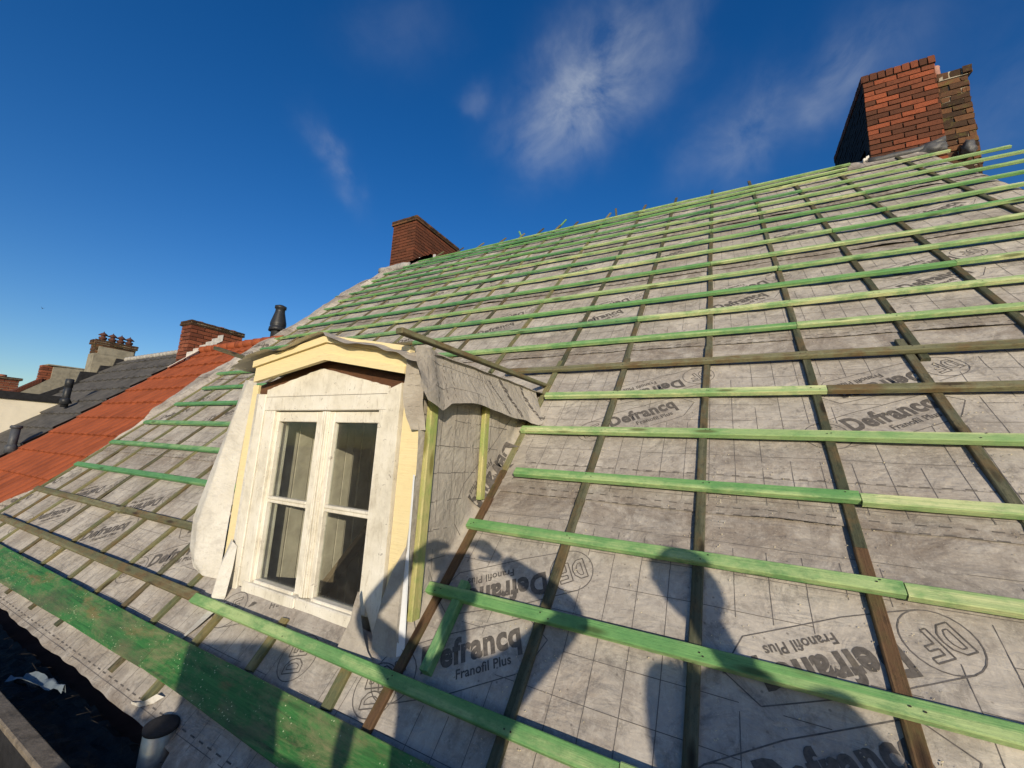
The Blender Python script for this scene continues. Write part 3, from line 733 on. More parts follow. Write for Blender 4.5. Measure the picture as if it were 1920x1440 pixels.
# fascia, two stepped lengths each side
def fas(name, y, dz0, dz1, xl, xr, dep):
    bm = bmesh.new(); ax, az = -1.652, 1.304
    for sgn, xe, ze in ((-1, xl, 1.304-(ax-xl)*.163), (1, xr, 1.304-(xr-ax)*.182)):
        a = [(ax, y, az-dz0), (xe, y, ze-dz0), (xe, y, ze-dz1*.98), (ax, y, az-dz1)]
        if sgn > 0: a = a[::-1]
        bm_prism(bm, a, (0, dep, 0))
    return obj(name, bm, MYEL, dorm)
fas('fascia_board', .020, .030, .114, -2.205, -1.135, .022)
fas('fascia_moulding', .006, .0, .034, -2.215, -1.125, .03)
fas('fascia_moulding', .012, .085, .118, -2.195, -1.150, .01)
bm = bmesh.new(); bm_prism(bm, [(-1.652, .03, 1.275), (-2.22, .03, 1.18), (-2.22, .03, 1.165), (-1.652, .03, 1.255), (-1.13, .03, 1.16), (-1.13, .03, 1.175)], (0, 1.30, 0)); obj('roof_deck', bm, MATT, dorm)
# yellow side boards
box('side_board', -1.200, -1.098, .080, .112, .05, 1.14, MYEL, dorm, .002)
bm = bmesh.new(); bm_prism(bm, [(-1.112, .113, .10), (-1.112, 1.12, 1.12), (-1.112, .113, 1.14)], (.010, 0, 0)); obj('side_cheek', bm, MPLY, dorm)
box('side_board', -2.335, -2.272, .085, .110, .075, 1.10, MYEL, dorm, .002)
box('side_board', -2.268, -2.236, .080, .110, .03, 1.05, MWHT, dorm, .002)
# casements
def casement(x0, x1, px0, px1):
    bm = bmesh.new(); y0, y1 = .096, .128
    bm_box(bm, x0, px0, y0, y1, .126, .955, .003); bm_box(bm, px1, x1, y0, y1, .126, .955, .003)
    bm_box(bm, px0, px1, y0+.001, y1, .902, .954, .003); bm_box(bm, px0, px1, y0-.008, y1, .110, .134, .003)
    bm_box(bm, px0+.0, px1-.0, y0+.004, y1-.004, .497, .513, .003); bm_box(bm, px0, px1, y0-.002, y1, .514, .528, .003)
    c = obj('casement', bm, MWP, dorm)
    for z0, z1 in ((.132, .497), (.528, .902)):
        box('window_pane', px0-.004, px1+.004, .117, .120, z0-.004, z1+.004, MGLASS, dorm, 0)
casement(-2.110, -1.722, -2.062, -1.763); casement(-1.672, -1.300, -1.637, -1.338)
bm = bmesh.new()
for a, b2, y in ((-1.718, -1.664, .088), (-1.711, -1.702, .082), (-1.698, -1.685, .079), (-1.681, -1.672, .082)): bm_box(bm, a, b2, y, .10, .127, .953, .002)
obj('window_mullion', bm, MWP, dorm)
# lining boards inside, roof beam, dark attic
bm = bmesh.new(); y = .19
for i in range(13):
    w2 = random.choice([.075, .09, .06]); zb = -.45
    off = random.choice([0, .012, .004])
    bm_box(bm, -2.215, -2.143+off, y, y+w2-.005, zb, 1.15, .002); y += w2
    if y > 1.0: break
obj('lining_boards', bm, simple('old_cream_lining', (.52, .465, .38), .7, .25, 8), dorm)
lath('rafter', P(-2.10, .0, -.42), P(-2.10, 1.9, -.42), .04, .06, MATT, dorm, up=NR)
lath('rafter', P(-1.25, .1, -.30), P(-1.25, 1.9, -.30), .05, .09, MATT, dorm, up=NR)
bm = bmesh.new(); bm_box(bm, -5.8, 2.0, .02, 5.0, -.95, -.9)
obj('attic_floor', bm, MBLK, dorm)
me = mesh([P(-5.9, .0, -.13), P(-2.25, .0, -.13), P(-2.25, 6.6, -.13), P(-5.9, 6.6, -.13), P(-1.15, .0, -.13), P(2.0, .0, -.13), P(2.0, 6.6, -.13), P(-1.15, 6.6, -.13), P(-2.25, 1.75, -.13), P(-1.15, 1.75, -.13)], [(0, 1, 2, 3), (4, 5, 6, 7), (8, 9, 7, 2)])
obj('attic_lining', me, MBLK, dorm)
# left cheek outside
vs = [(-2.245, .11, .10), (-2.245, 1.13, 1.115), (-2.245, .11, 1.12)]; bm = bmesh.new(); bm_prism(bm, vs, (.012, 0, 0)); obj('side_cheek', bm, MUND2, dorm)

# ---- membranes on the dormer (child meshes with their own printing)
def sheetgrid(fn, na, nb, name, mats=None, parent=dorm, extra=None, keep=None):
    """fn(a,b) -> point for a,b in 0..1"""
    def surf(a, b2, h):
        p = fn(a, b2)
        if h:
            e = .01; t1 = fn(a+e, b2)-fn(a-e, b2); t2 = fn(a, b2+e)-fn(a, b2-e); nn = t1.cross(t2)
            if nn.length > 0: p = p+nn.normalized()*h
        return p
    s = Sheet(surf); pts = [(i/na, j/nb) for i in range(na+1) for j in range(nb+1)]
    f = [(i*(nb+1)+j, (i+1)*(nb+1)+j, (i+1)*(nb+1)+j+1, i*(nb+1)+j+1) for i in range(na) for j in range(nb) if keep is None or keep((i+.5)/na, (j+.5)/nb)]
    s.add(pts, f, 0, 0)
    if extra: extra(s)
    return s.build(name, mats or [MUND2, MINK, MINKL], parent)
XC = -1.092
# right cheek sheet: local a = y (0..1 -> .055..1.16), b = z (0..1 -> -.02..1.12)
def cheek(a, b2):
    y = .055+a*1.10; z = -.14+b2*1.26; zr = y*math.tan(TH)+.010
    x = XC+.008*nz(y*3, z*2.2)+.006*nz(y*9, z*3, 3)
    e = zr+.035-z
    if e > 0:           # swings out over the roof slope
        e = min(e, .045+.10*math.exp(-((y-.74)/.15)**2)+.02*nz(y*4, 2)); k = min(1, e/.07)
        return Vector((x+e*.95*(.45+.55*k), y-.01*e, zr+.035-min(e, .035)*.95+.010*nz(y*6, e*9)*k+.004))
    if y < .09: y -= .012*(.5+math.sin(z*5+1))
    return Vector((x, y, z))
def cheek_print(s):
    okc = lambda a, b2: .02 < a < .99 and b2 < .97 and (b2*1.26-.14) > ((.055+a*1.1)*math.tan(TH)-.05)
    S = lambda y, z: ((y-.055)/1.10, (z+.14)/1.26)
    tagz = lambda y, z: z < y*.95+.20 and y > .30
    for i in range(11):
        y = .11+i*.1
        for j in range(10):
            z = .1+j*.1
            if random.random() < .12 or tagz(y, z+.05): continue
            a, b2 = S(y, z), S(y+.004*nz(z*5, y), z+.1)
            if okc(*a) and okc(*b2): s.line(a, b2, .0022)
    for j in range(9):
        z = .13+j*.115
        for i in range(10):
            y = .10+i*.1
            if random.random() < .1 or tagz(y+.05, z): continue
            a, b2 = S(y, z), S(y+.1, z-.004)
            if okc(*a) and okc(*b2): s.line(a, b2, .0022)
    for zz in (1.05, 1.0, .94): 
        for yy in (.07, .12): s.line(S(yy, zz), S(yy+.03, zz), .005, 1)
    # mark running down the slope, read from above
    vs_, fs_ = glyphs('Defrancq', .042)
    def put(txt, bold, oy, oz, ang, wd, ys=1.25):
        vs2, fs2 = glyphs(txt, bold); c, n2 = math.cos(ang), math.sin(ang); pts = []
        for x, y in vs2: pts.append(S(oy+(x*c-y*ys*n2)*wd, oz+(x*n2+y*ys*c)*wd))
        s.add(pts, [f for f in fs2 if all(okc(*pts[i]) for i in f)], 1, .0013)
    put('Defrancq', .042, .80, .86, math.radians(223), .44); put('Franofil Plus', .020, .63, .77, math.radians(223), .23, 1.1)
    loop = [(.88, 1.04), (.70, .88), (.52, .74), (.41, .65), (.355, .56), (.355, .48), (.40, .42)]
    for p, q in zip(loop, loop[1:]):
        if okc(*S(*p)) and okc(*S(*q)): s.line(S(*p), S(*q), .003)
sheetgrid(cheek, 56, 60, 'cheek_sheet', extra=cheek_print, keep=lambda a, b2: (b2*1.26-.14) > ((.055+a*1.1)*math.tan(TH)-.115))
# roof cover: a across (left hem to right hem), b from the front hem to the main roof
def cover(a, b2):
    x = -2.36+a*(1.315); hip = abs(x+1.66); z = 1.318-.155*hip if x < -1.66 else 1.318-.205*hip
    yf = -.035+.025*nz(x*5, 1)
    if a < .1: z -= .03*(.1-a)/.1
    y = yf+(1.36-yf)*b2
    z += .010*nz(x*4, y*3)+.006*nz(x*11, y*9, 2)
    dz = 0
    if b2 < .12:
        k = (.12-b2)/.12
        dz = -.008-.016*nz(x*3.3, 7)-.018*nz(x*10, 3)
        if x > -1.62: dz += -.015-.05*max(0, (x+1.62))
        z += dz*k*k
        z += .006*k*math.sin(x*14)
    zr = y*math.tan(TH)+.015
    return Vector((x, y, max(z, zr) if y > .9 else z))
sheetgrid(cover, 70, 60, 'cover_sheet')
bm = bmesh.new()
# folded flap hanging over the cheek: a = along y, b = 0 top .. 1 bottom
def flap(a, b2):
    b2 = 1-b2
    y = -.03+a*1.12; low = .21+.02*nz(a*4, 1)
    low *= interp(a, [(0, .75), (.03, 1.0), (.12, 1.10), (.17, .93), (.3, .90), (.55, .92), (.8, 1.0), (.93, 1.12), (1, .92)])
    z = 1.198-low*b2; x = -1.062+.10*b2*math.sin(min(1, b2*1.2)*1.3)*.55+.014*nz(a*5, b2*2)*b2
    if a < .12: x += .018*math.sin((.12-a)/.12*3.0)*(1-b2*.3); y -= .02*b2*(.12-a)/.12
    if a > .85: x += .05*math.sin((a-.85)/.15*2.8)*b2; y += .06*(a-.85)*b2
    zr = y*math.tan(TH)+.02
    return Vector((x, y, max(z, zr)))
def flap_print(s0):
    class R:
        pass
    s = R(); fl = lambda q: (q[0], 1-q[1])
    s.line = lambda p, q, w2, mi=2, h=.0011, seg=.06: s0.line(fl(p), fl(q), w2, mi, h, seg)
    s.poly = lambda pts, w2, mi=2: s0.poly([fl(p) for p in pts], w2, mi)
    s.add = lambda pts, f, mi, h: s0.add([fl(p) for p in pts], f, mi, h)
    for a in (.09, .15, .20):
        for j in range(7):
            b0 = .02+j*.13+.02*(a*10 % 1)
            if b0 < .9: s.line((a, b0), (a+.004, b0+.07), .0032, 1, .0011)
    for a in (.30, .40, .44): s.poly([(a+.01*t, .08+.1*t) for t in range(9)], .002, 2)
    for b0 in (.18, .62): s.poly([(.03+.05*t, b0+.015*t) for t in range(9)], .007, 2)
    for o0 in (.44, .78, .97): s.poly([(o0-.05+.018*t+.0012*t*t, .05+.1*t) for t in range(10)], .002, 2)
    def put(txt, bold, a0, b0, wd_a, wd_b, ys, sh):
        vs2, fs2 = glyphs(txt, bold); pts = []
        for x, y in vs2: pts.append((a0+x*wd_a*.0+x*sh+y*ys*.9, b0+x*wd_b))
        s.add([(p[0], p[1]) for p in pts], [f[::-1] for f in fs2 if all(0.01 < pts[i][1] < .97 and pts[i][0] < .985 for i in f)], 1, .0014)
    put('Defrancq', .042, .525, -.15, 0, 1.15, .25, .24); put('Franofil Plus', .020, .475, .22, 0, .72, .16, .15); put('Defrancq', .042, .78, -.05, 0, 1.05, .20, .16)
o = sheetgrid(flap, 60, 16, 'hanging_flap', extra=flap_print)
# front return of the cheek sheet, beside the fascia
def ret(a, b2):
    z = 1.175-.30*b2; x = -1.118+.048*a-.030*math.sin(b2*3.0)*(1-a); y = -.015+.03*a+.060*b2+.006*math.sin(b2*7)
    return Vector((x+.004*nz(z*20, a), y, z))
sheetgrid(lambda a, b2: ret(a, 1-b2), 6, 24, 'front_return', extra=lambda s: [s.line((.2+.4*q, zz), (.45+.4*q, zz+.01), .004, 1, .0012) for zz in (.30, .58, .73) for q in (0, 1)])
# torn corner at the foot of the right post
FP = [(-1.205, .062, .30), (-1.175, .055, .40), (-1.150, .06, .42), (-1.142, .08, .20), (-1.142, .08, .02)]
def quadpatch(name, rows_, mats=None):
    """rows_ of points -> smooth-ish sheet"""
    nr, nc = len(rows_), len(rows_[0])
    def fn(a, b2):
        a = min(max(a, 0), .9999)*(nr-1); b2 = min(max(b2, 0), .9999)*(nc-1); i, j = int(a), int(b2); fa, fb = a-i, b2-j
        fa = fa*fa*(3-2*fa)*.5+fa*.5
        p = [Vector(rows_[i][j]), Vector(rows_[i+1][j]), Vector(rows_[i][j+1]), Vector(rows_[i+1][j+1])]
        return (p[0]*(1-fa)+p[1]*fa)*(1-fb)+(p[2]*(1-fa)+p[3]*fa)*fb
    return sheetgrid(fn, nr*6, nc*6, name, mats)
quadpatch('torn_corner', [[(-1.105, .066, .43), (-1.092, .060, .43)], [(-1.155, .055, .33), (-1.090, .060, .33)], [(-1.187, .048, .22), (-1.087, .058, .20)], [(-1.205, .040, .12), (-1.082, .058, .07)], [(-1.20, .035, .055), (-1.045, .05, .035)]])
quadpatch('torn_corner', [[(-1.300, .035, .240), (-1.292, .035, .235)], [(-1.312, .030, .185), (-1.262, .030, .150)], [(-1.315, .025, .135), (-1.235, .025, .095)], [(-1.330, .010, .080), (-1.205, .022, .052)], [(-1.345, -.01, .015), (-1.15, .008, .028)]])
# left hanging flap, its pale back outward
quadpatch('hanging_flap', [[(-2.438, .10, 1.135), (-2.36, .075, 1.13), (-2.300, .09, 1.115)], [(-2.475, .08, .90), (-2.40, .045, .90), (-2.325, .085, .90)], [(-2.53, .05, .62), (-2.43, .02, .60), (-2.335, .082, .58)], [(-2.585, .03, .37), (-2.47, .0, .35), (-2.338, .08, .34)], [(-2.57, .03, .22), (-2.46, .01, .16), (-2.340, .08, .15)], [(-2.50, .03, .13), (-2.42, .04, .10), (-2.350, .085, .085)]], [MWHT])
quadpatch('hanging_flap', [[(-2.265, .07, .30), (-2.235, .06, .29), (-2.205, .068, .27)], [(-2.285, .05, .19), (-2.235, .02, .18), (-2.19, .055, .17)], [(-2.262, .02, .07), (-2.215, -.01, .055), (-2.17, .03, .05)], [(-2.238, .02, .03), (-2.20, .0, .02), (-2.185, .03, .025)]], [MWHT])
# battens screwed to the cheek, plastic trim
def vlath(name, y0, y1, z0, z1, x, w2, th, mt):
    return lath(name, (x, y1, z0), (x, y0, z1), w2, th, mt, dorm, up=Vector((1, 0, 0)), bow=.003)
MYG2 = wood('yellow_green_cheek_batten_wood', (.36, .35, .12), (.56, .48, .24), (.14, .19, .06), streak=ST, amt=.6, blotch=(.24, .34, .09), grime=.45)
vlath('cheek_batten', .118, .108, .165, 1.10, XC+.006, .048, .024, MYG2)
vlath('cheek_batten', .530, .530, .575, 1.10, XC+.006, .044, .024, MYG2)
bm = bmesh.new(); bm_prism(bm, [(-1.090, .052, .70), (-1.090, .056, .42), (-1.098, .050, .30), (-1.090, .048, .06), (-1.080, .050, .015), (-1.066, .058, .08), (-1.076, .056, .30), (-1.085, .056, .42), (-1.087, .052, .70)], (.002, .004, 0)); obj('plastic_trim', bm, MPVC, dorm)
# torn white strip under the window, left
quadpatch('underlay_strip', [[P(-2.12, .035, .02), P(-2.19, .03, .012)], [P(-2.13, -.03, .03), P(-2.20, -.02, .012)], [P(-2.16, -.09, .02), P(-2.21, -.10, .01)], [P(-2.20, -.145, .01), P(-2.215, -.15, .008)]], [MWHT])
quadpatch('underlay_strip', [[P(-2.035, -.325, .025), P(-2.005, -.32, .010)], [P(-2.06, -.355, .026), P(-2.03, -.35, .010)], [P(-2.11, -.375, .02), P(-2.09, -.38, .008)], [P(-2.16, -.38, .008), P(-2.15, -.385, .005)]], [MWHT])

# ================================================================== CHIMNEYS of the house
c1 = obj('chimney', bricks(-6.235, -5.600, 4.62, 6.09, 4.30, 5.50, hi=.62, lo=.1), [MBR1, MMORT], house)
c1['label'] = 'slim red brick chimney with a dark cap at the far end of the ridge'
obj('chimney_cap', bricks(-6.262, -5.572, 4.59, 6.12, 5.49, 5.60, soldier=True, H=.048), [MBR2, MMORT], c1)
def lumpy(name, pts, rad, mt, parent, seed=0):
    """crumpled strip of lead or mortar following a line of points"""
    bm = bmesh.new(); q = []
    for i, p in enumerate(pts):
        p = Vector(p); a = []
        for k in range(8):
            an = 2*math.pi*k/8; r = rad*(1+.6*nz(i*1.7, k*1.3, seed)); a.append(bm.verts.new(p+Vector((0.25*r*nz(i, k, 3), math.cos(an)*r*.8, math.sin(an)*r))))
        q.append(a)
    for a, b2 in zip(q, q[1:]):
        for k in range(8): bm.faces.new([a[k], b2[k], b2[(k+1) % 8], a[(k+1) % 8]])
    bm.faces.new(q[0]); bm.faces.new(q[-1]); bmesh.ops.recalc_face_normals(bm, faces=bm.faces)
    return obj(name, bm, mt, parent, None, True)
lumpy('flashing', [P(-6.35+.1*i, 6.30+.01*nz(i, 1), .03+.02*nz(i, 2)) for i in range(9)], .07, MRIDGE, c1, 4)
lumpy('flashing', [(-5.57+.02*nz(i, 5), 4.55+i*.075, 4.50+i*.055+.03*nz(i, 7)) for i in range(9)], .05, MLEAD, c1, 5)
bm = bmesh.new()
for i in range(5):
    y = 4.75+i*.11; z = 4.64+i*.07; bm_prism(bm, [(-5.585, y, z), (-5.585, y+.10, z), (-5.585, y+.10, z+.13), (-5.585, y+.03, z+.10)], (.006, 0, 0))
obj('flashing', bm, MWFL, c1)
c2 = obj('chimney', bricks(1.640, 2.290, 4.62, 6.15, 4.25, 5.60, paint_shade=True, hi=1.0, lo=.0, edge=.002), [MBR1, MMORT], house)
c2['label'] = 'large red brick chimney at the near end of the ridge'
obj('chimney_cap', bricks(1.632, 2.298, 4.608, 6.16, 5.602, 5.705, soldier=True, H=.09, hi=.7), [MBR1, MMORT], c2)
obj('side_stack', bricks(2.305, 2.560, 4.66, 6.10, 4.0, 5.36, L=.19, H=.062, hi=1, edge=.010, jit=.006), [MBR2, MMORTL], c2)
obj('side_stack_cap', bricks(2.300, 2.590, 4.64, 6.10, 5.362, 5.46, L=.10, H=.085, edge=.012, jit=.008), [MBR2, MMORTL], c2)
bm = bmesh.new(); bm_lathe(bm, [(.055, 0), (.052, .22), (.056, .235), (.045, .235), (.040, .05)], (2.35, 4.80, 5.43), 20); obj('chimney_pot', bm, simple('pale_terracotta', (.36, .20, .16), .8, .25, 20), c2)
bm = bmesh.new(); bm_lathe(bm, [(.11, 0), (.09, .05), (.04, .065)], (1.92, 4.80, 5.70), 20); obj('chimney_pot', bm, MTERRA, c2)
lumpy('flashing', [(1.60+.075*i, 4.575-.01*nz(i, 2), 4.49+.022*(i > 6)*(i-6)+.02*nz(i, 1)) for i in range(10)], .04, MLEAD, c2, 6)
lumpy('flashing', [(1.58, 4.60+.12*i, 4.60+.012*i+.02*nz(i, 8)) for i in range(11)], .06, MBITU, c2, 8)
lumpy('flashing', [P(1.55+.02*i, 6.42+.03*i, .03+.02*nz(i, 3)) for i in range(5)], .028, MWFL, c2, 9)
def crumple(name, c, rx, rz, mt, parent, seed):
    bm = bmesh.new(); bmesh.ops.create_icosphere(bm, subdivisions=3, radius=1)
    for v in bm.verts:
        k = 1+.35*nz(v.co.x*2+seed, v.co.y*2, v.co.z*2)+.15*nz(v.co.x*6, v.co.y*6+seed, v.co.z*6)
        v.co = Vector(c)+Vector((v.co.x*rx, v.co.y*.05, v.co.z*rz))*k
    return obj(name, bm, mt, parent, None, True)
crumple('flashing', (2.16, 4.57, 4.47), .13, .07, MLEAD, c2, 3); crumple('flashing', (2.46, 4.60, 4.40), .06, .09, MLEAD, c2, 12)
# offcuts standing at the ridge
for (a, b2, lab, m) in [((-1.497, 4.90, 4.62), (-1.516, 4.90, 4.866), 'short dark lath end standing upright behind the ridge', MCB),
                        ((-2.62, 4.90, 4.66), (-2.375, 4.90, 4.880), 'green lath end leaning to the right above the ridge', MG3),
                        ((-3.21, 4.90, 4.68), (-3.305, 4.90, 4.862), 'tiny bluish green lath stub leaning left above the ridge', MG3)]:
    o = lath('lath_offcut', a, b2, .03, .02, m, None, up=Vector((0, -1, 0))); tag(o, lab, 'lath', 'lath offcuts sticking up behind the ridge')
# loose laths on the dormer
o = lath('roofing_lath', (-1.075, -.118, 1.222), (-1.075, 1.275, 1.252), .036, .022, MOLD, None, up=Vector((0, 0, 1)), rag=True)
tag(o, 'mossy brown green lath lying along the right edge of the dormer roof', 'lath')
o = lath('roofing_lath', (-3.24, .30, 1.425), (-2.78, .30, 1.31), .042, .026, MCB, None, up=Vector((0, 0, 1)), rag=True)
o.matrix_world = o.matrix_world
tag(o, 'short dark green lath poking out left of the dormer roof cover', 'lath')

# ================================================================== NEIGHBOUR WITH ORANGE TILES
def tileroof(name, u0, u1, v0, v1, h0, period, amp, course, lift, mt, parent, slot=0, seed=0):
    PRF = [(0, 0), (.15, .62), (.40, 1.0), (.66, .70), (.79, .10), (.81, -slot), (.965, -slot), (.985, 0)] if slot else [(0, 0), (.1, .5), (.22, .95), (.36, .5), (.5, .08), (.75, 0), (.93, 0), (.95, -.5)]
    us = []
    tn = 0
    while u0+tn*period < u1:
        us += [(u0+(tn+f_)*period, w_, tn) for f_, w_ in PRF if u0+(tn+f_)*period <= u1]; tn += 1
    nu = len(us)-1; vs = []; fs = []; nc = int(math.ceil((v1-v0)/course))
    for c in range(nc):
        va = v0+c*course; vb = min(va+course+.02, v1+.02); base = len(vs)
        for j in range(3):
            t = (0, .12, 1)[j]
            for i in range(nu+1):
                u, w2, tile = us[i]
                hh = h0+amp*w2+lift*(1-t)+.004*nz(tile*3.7+seed, c*5.1)
                vs.append(P(u, va+(vb-va)*t+.006*nz(tile*1.9, c*2.3, seed)-.004*max(0, w2), hh))
        # drop face of the course
        for i in range(nu+1):
            q = vs[base+i]; vs.append(q-NR*(lift*.9))
        nn = nu+1
        for j in range(2):
            for i in range(nu): a = base+j*nn+i; fs.append((a, a+1, a+nn+1, a+nn))
        for i in range(nu): a = base+3*nn+i; fs.append((a, a+1, base+i+1, base+i))
    o = obj(name, mesh(vs, fs), mt, parent); return o
nb = empty('terraced_house', (-7.1, 0, -7.5)); tag(nb, 'neighbouring house whose roof of orange ribbed tiles meets the grey underlay', 'house')
tileroof('roof', -8.32, -5.92, -.55, 3.30, -.035, .195, .022, .330, .026, MTILE, nb, 2.2)
me = mesh([P(-8.3, 3.32, 0), P(-5.95, 3.32, 0), (-5.95, 4.9, .2), (-8.3, 4.9, .2)], [(0, 1, 2, 3)]); obj('roof', me, MTILE, nb)
bm = bmesh.new()
for i in range(10):
    x = -8.25+i*.235; p = P(x, 3.32, .0)
    bm_lathe(bm, [(.065, 0), (.072, .01), (.060, .245)], p, 12, Vector((1, 0, 0)))
obj('ridge_tiles', bm, MTILE, nb, None, True)
box('wall', -8.3, -6.0, -.25, -.02, -7.5, -.42, MWALLB, nb, 0)
cn = obj('chimney', bricks(-8.52, -8.20, 2.15, 2.99, 1.85, 2.73, hi=.8), [MBR3, MMORT], nb)
obj('chimney_cap', bricks(-8.545, -8.175, 2.125, 3.015, 2.728, 2.815, soldier=True, H=.04, edge=.006, hi=.5), [MBR2, MMORTL], cn)
bm = bmesh.new()
for i in range(6):
    y = 2.15+i*.085; z = y*math.tan(TH)+.0; bm_prism(bm, [(-8.192, y, z-.02), (-8.192, y+.085, z+.05), (-8.192, y+.085, z+.17), (-8.192, y, z+.13)], (.005, 0, 0))
bm_prism(bm, [P(-8.20, 2.72, .02), P(-8.20, 3.25, .02), P(-8.14, 3.25, .03), P(-8.14, 2.72, .03)], NR*.012)
obj('flashing', bm, MWFL, cn)
for y in (2.35, 2.7, 2.9):
    bm = bmesh.new(); bm_lathe(bm, [(.05, 0), (.045, .05)], (-8.38, y, 2.81), 12); obj('chimney_pot', bm, MTERRA, cn)
bm = bmesh.new(); bm_prism(bm, [P(-8.345, -.45, -.02), P(-8.255, -.45, -.02), P(-8.255, 3.2, -.02), P(-8.345, 3.2, -.02)], NR*-.3); obj('party_wall', bm, MWALLB, nb)
# flues
fl = empty('flue_pipe', (-6.36, 2.55, 2.3)); tag(fl, 'black cowled flue pipe standing behind the dormer against the sky', 'flue pipe')
bm = bmesh.new(); bm_lathe(bm, [(.088, -.35), (.088, .16), (.092, .17)], (-6.36, 2.55, 2.38), 20); obj('pipe', bm, MPLAST, fl)
bm = bmesh.new(); bm_lathe(bm, [(.128, .16), (.122, .22), (.105, .23), (.118, .26), (.115, .30), (.072, .48), (.068, .53), (.085, .54), (.085, .58), (.04, .60)], (-6.36, 2.55, 2.38), 20); obj('cowl', bm, MPLAST, fl)

def vent(name, base, r, h, lab, tilt=Vector((0, 0, 1)), mt=MGPIPE, collar=True):
    e = empty(name, base); tag(e, lab, 'vent pipe')
    bm = bmesh.new(); bm_lathe(bm, [(r, -.1), (r, h*.9)], base, 18, tilt); obj('pipe', bm, mt, e)
    bm = bmesh.new(); bm_lathe(bm, [(r*1.0, h*.86), (r*1.32, h*.88), (r*1.36, h*.95), (r*1.1, h*1.0)], base, 18, tilt) if collar else bm_lathe(bm, [(r*1.1, h*.62), (r*1.1, h), (r*.9, h*1.02)], base, 18, tilt)
    obj('cap', bm, mt, e)
    bm = bmesh.new(); bm_lathe(bm, [(r*1.6, -.05), (r*1.3, .02), (r*1.08, .05)], base, 18, (tilt+NR*.5)); obj('collar', bm, mt, e); return e
vent('vent_pipe', Vector((-8.38, .51, .53)), .044, .30, 'grey capped vent pipe at the seam of the orange and dark tiles, low left', Vector((0, 0, 1)))
vent('vent_pipe', Vector((-9.35, 1.14, 1.26)), .046, .35, 'black vent pipe rising from the dark roof beside the cream dormer', Vector((0, 0, 1)), MPLAST, False)

# ================================================================== NEIGHBOUR WITH DARK TILES
nd = empty('terraced_house', (-10, 0, -7.5)); tag(nd, 'house with dark grey tiles and a cream box dormer, left of the orange roof', 'house')
tileroof('roof', -11.45, -8.30, -.5, 3.36, -.03, .22, .026, .335, .030, MDARKT, nd, 0, 3)
bm = bmesh.new()
for i in range(22):
    x = -11.4+i*.142; p = P(x, 3.38, .0); bm_lathe(bm, [(.040, 0), (.055, .02), (.030, .142)], p, 10, Vector((1, 0, 0)))
obj('ridge_tiles', bm, MRIDGE, nd, None, True)
me = mesh([P(-11.45, 3.38, 0), P(-8.3, 3.38, 0), (-8.3, 4.9, .2), (-11.45, 4.9, .2)], [(0, 1, 2, 3)]); obj('roof', me, MDARKT, nd)
box('wall', -11.4, -8.32, -.25, -.02, -7.5, -.42, MWALLB, nd, 0)
bm = bmesh.new(); bm_prism(bm, [(-10.10, .50, .42), (-10.10, 1.27, 1.20), (-10.10, 1.27, 1.245), (-10.10, -.3, 1.245), (-10.10, -.3, -.3)], (-1.3, 0, 0))
bd = obj('box_dormer', bm, MCREAM, nd)
box('flat_roof', -11.45, -10.06, -.4, 1.42, 1.247, 1.365, MBITU, bd, .004)
# stepped dark flashing up the party wall and the plastered wall beyond
bm = bmesh.new(); pr = []
st = [(1.28, 1.25), (1.28, 1.42), (1.75, 1.76), (1.78, 1.98), (2.02, 2.00), (2.05, 2.16), (2.24, 2.18), (2.27, 2.36), (2.55, 2.36), (2.55, 2.0), (1.3, 1.0)]
bm_prism(bm, [(-11.43, y, z) for y, z in st], (-.05, 0, 0)); obj('stepped_flashing', bm, MBITU, nd)
cb = obj('chimney', bricks(-11.76, -11.50, 1.93, 2.56, 1.7, 2.60, hi=.9, lo=.1), [MBR2, MMORTL], nd)
bm = bmesh.new(); bm_box(bm, -11.775, -11.484, 1.915, 2.55, 1.7, 2.40, .004); bm_box(bm, -11.60, -11.486, 1.97, 2.545, 2.401, 2.56, .004); obj('plaster', bm, MPLASTER, cb)
obj('chimney_cap', bricks(-11.79, -11.465, 1.90, 2.58, 2.60, 2.70, soldier=True, H=.05, edge=.008, hi=.6), [MBR2, MMORTL], cb)
for y in (2.04, 2.19, 2.33, 2.47):
    bm = bmesh.new(); q = (-11.63, y, 2.69); bm_lathe(bm, [(.055, 0), (.055, .05), (.068, .055), (.064, .09), (.036, .095), (.036, .125), (.084, .13), (.035, .175), (.012, .19), (.004, .215)], q, 14)
    obj('chimney_pot', bm, MPOT, cb)

# ================================================================== HOUSES BEYOND
nf = empty('terraced_house', (-14.6, 2, -7.5)); tag(nf, 'farther house with a mossy plastered gable and low brick chimney behind the dark roof', 'house')
bm = bmesh.new(); bm_prism(bm, [(-14.50, 1.40, 1.35), (-14.50, 2.10, 2.02), (-14.50, 2.10, 2.31), (-14.50, 2.63, 2.345), (-14.50, 3.2, 1.7), (-14.50, 3.2, -7), (-14.50, 1.0, -7), (-14.50, 1.0, 1.0)], (-.3, 0, 0))
obj('gable_wall', bm, MPLASTER, nf)
cc = obj('chimney', bricks(-14.76, -14.55, 1.93, 2.15, 1.9, 2.33, hi=.8), [MBR3, MMORT], nf)
bm = bmesh.new()
for i in range(14):
    a = i/14; y = 1.42+.55*a; z = 1.45+.52*a; bm_prism(bm, [(-14.495, y, z-.06), (-14.495, y+.035, z-.03), (-14.495, y+.035, z+.07), (-14.495, y, z+.04)], (-.32, 0, 0))
obj('wall_coping', bm, MBR3, nf)
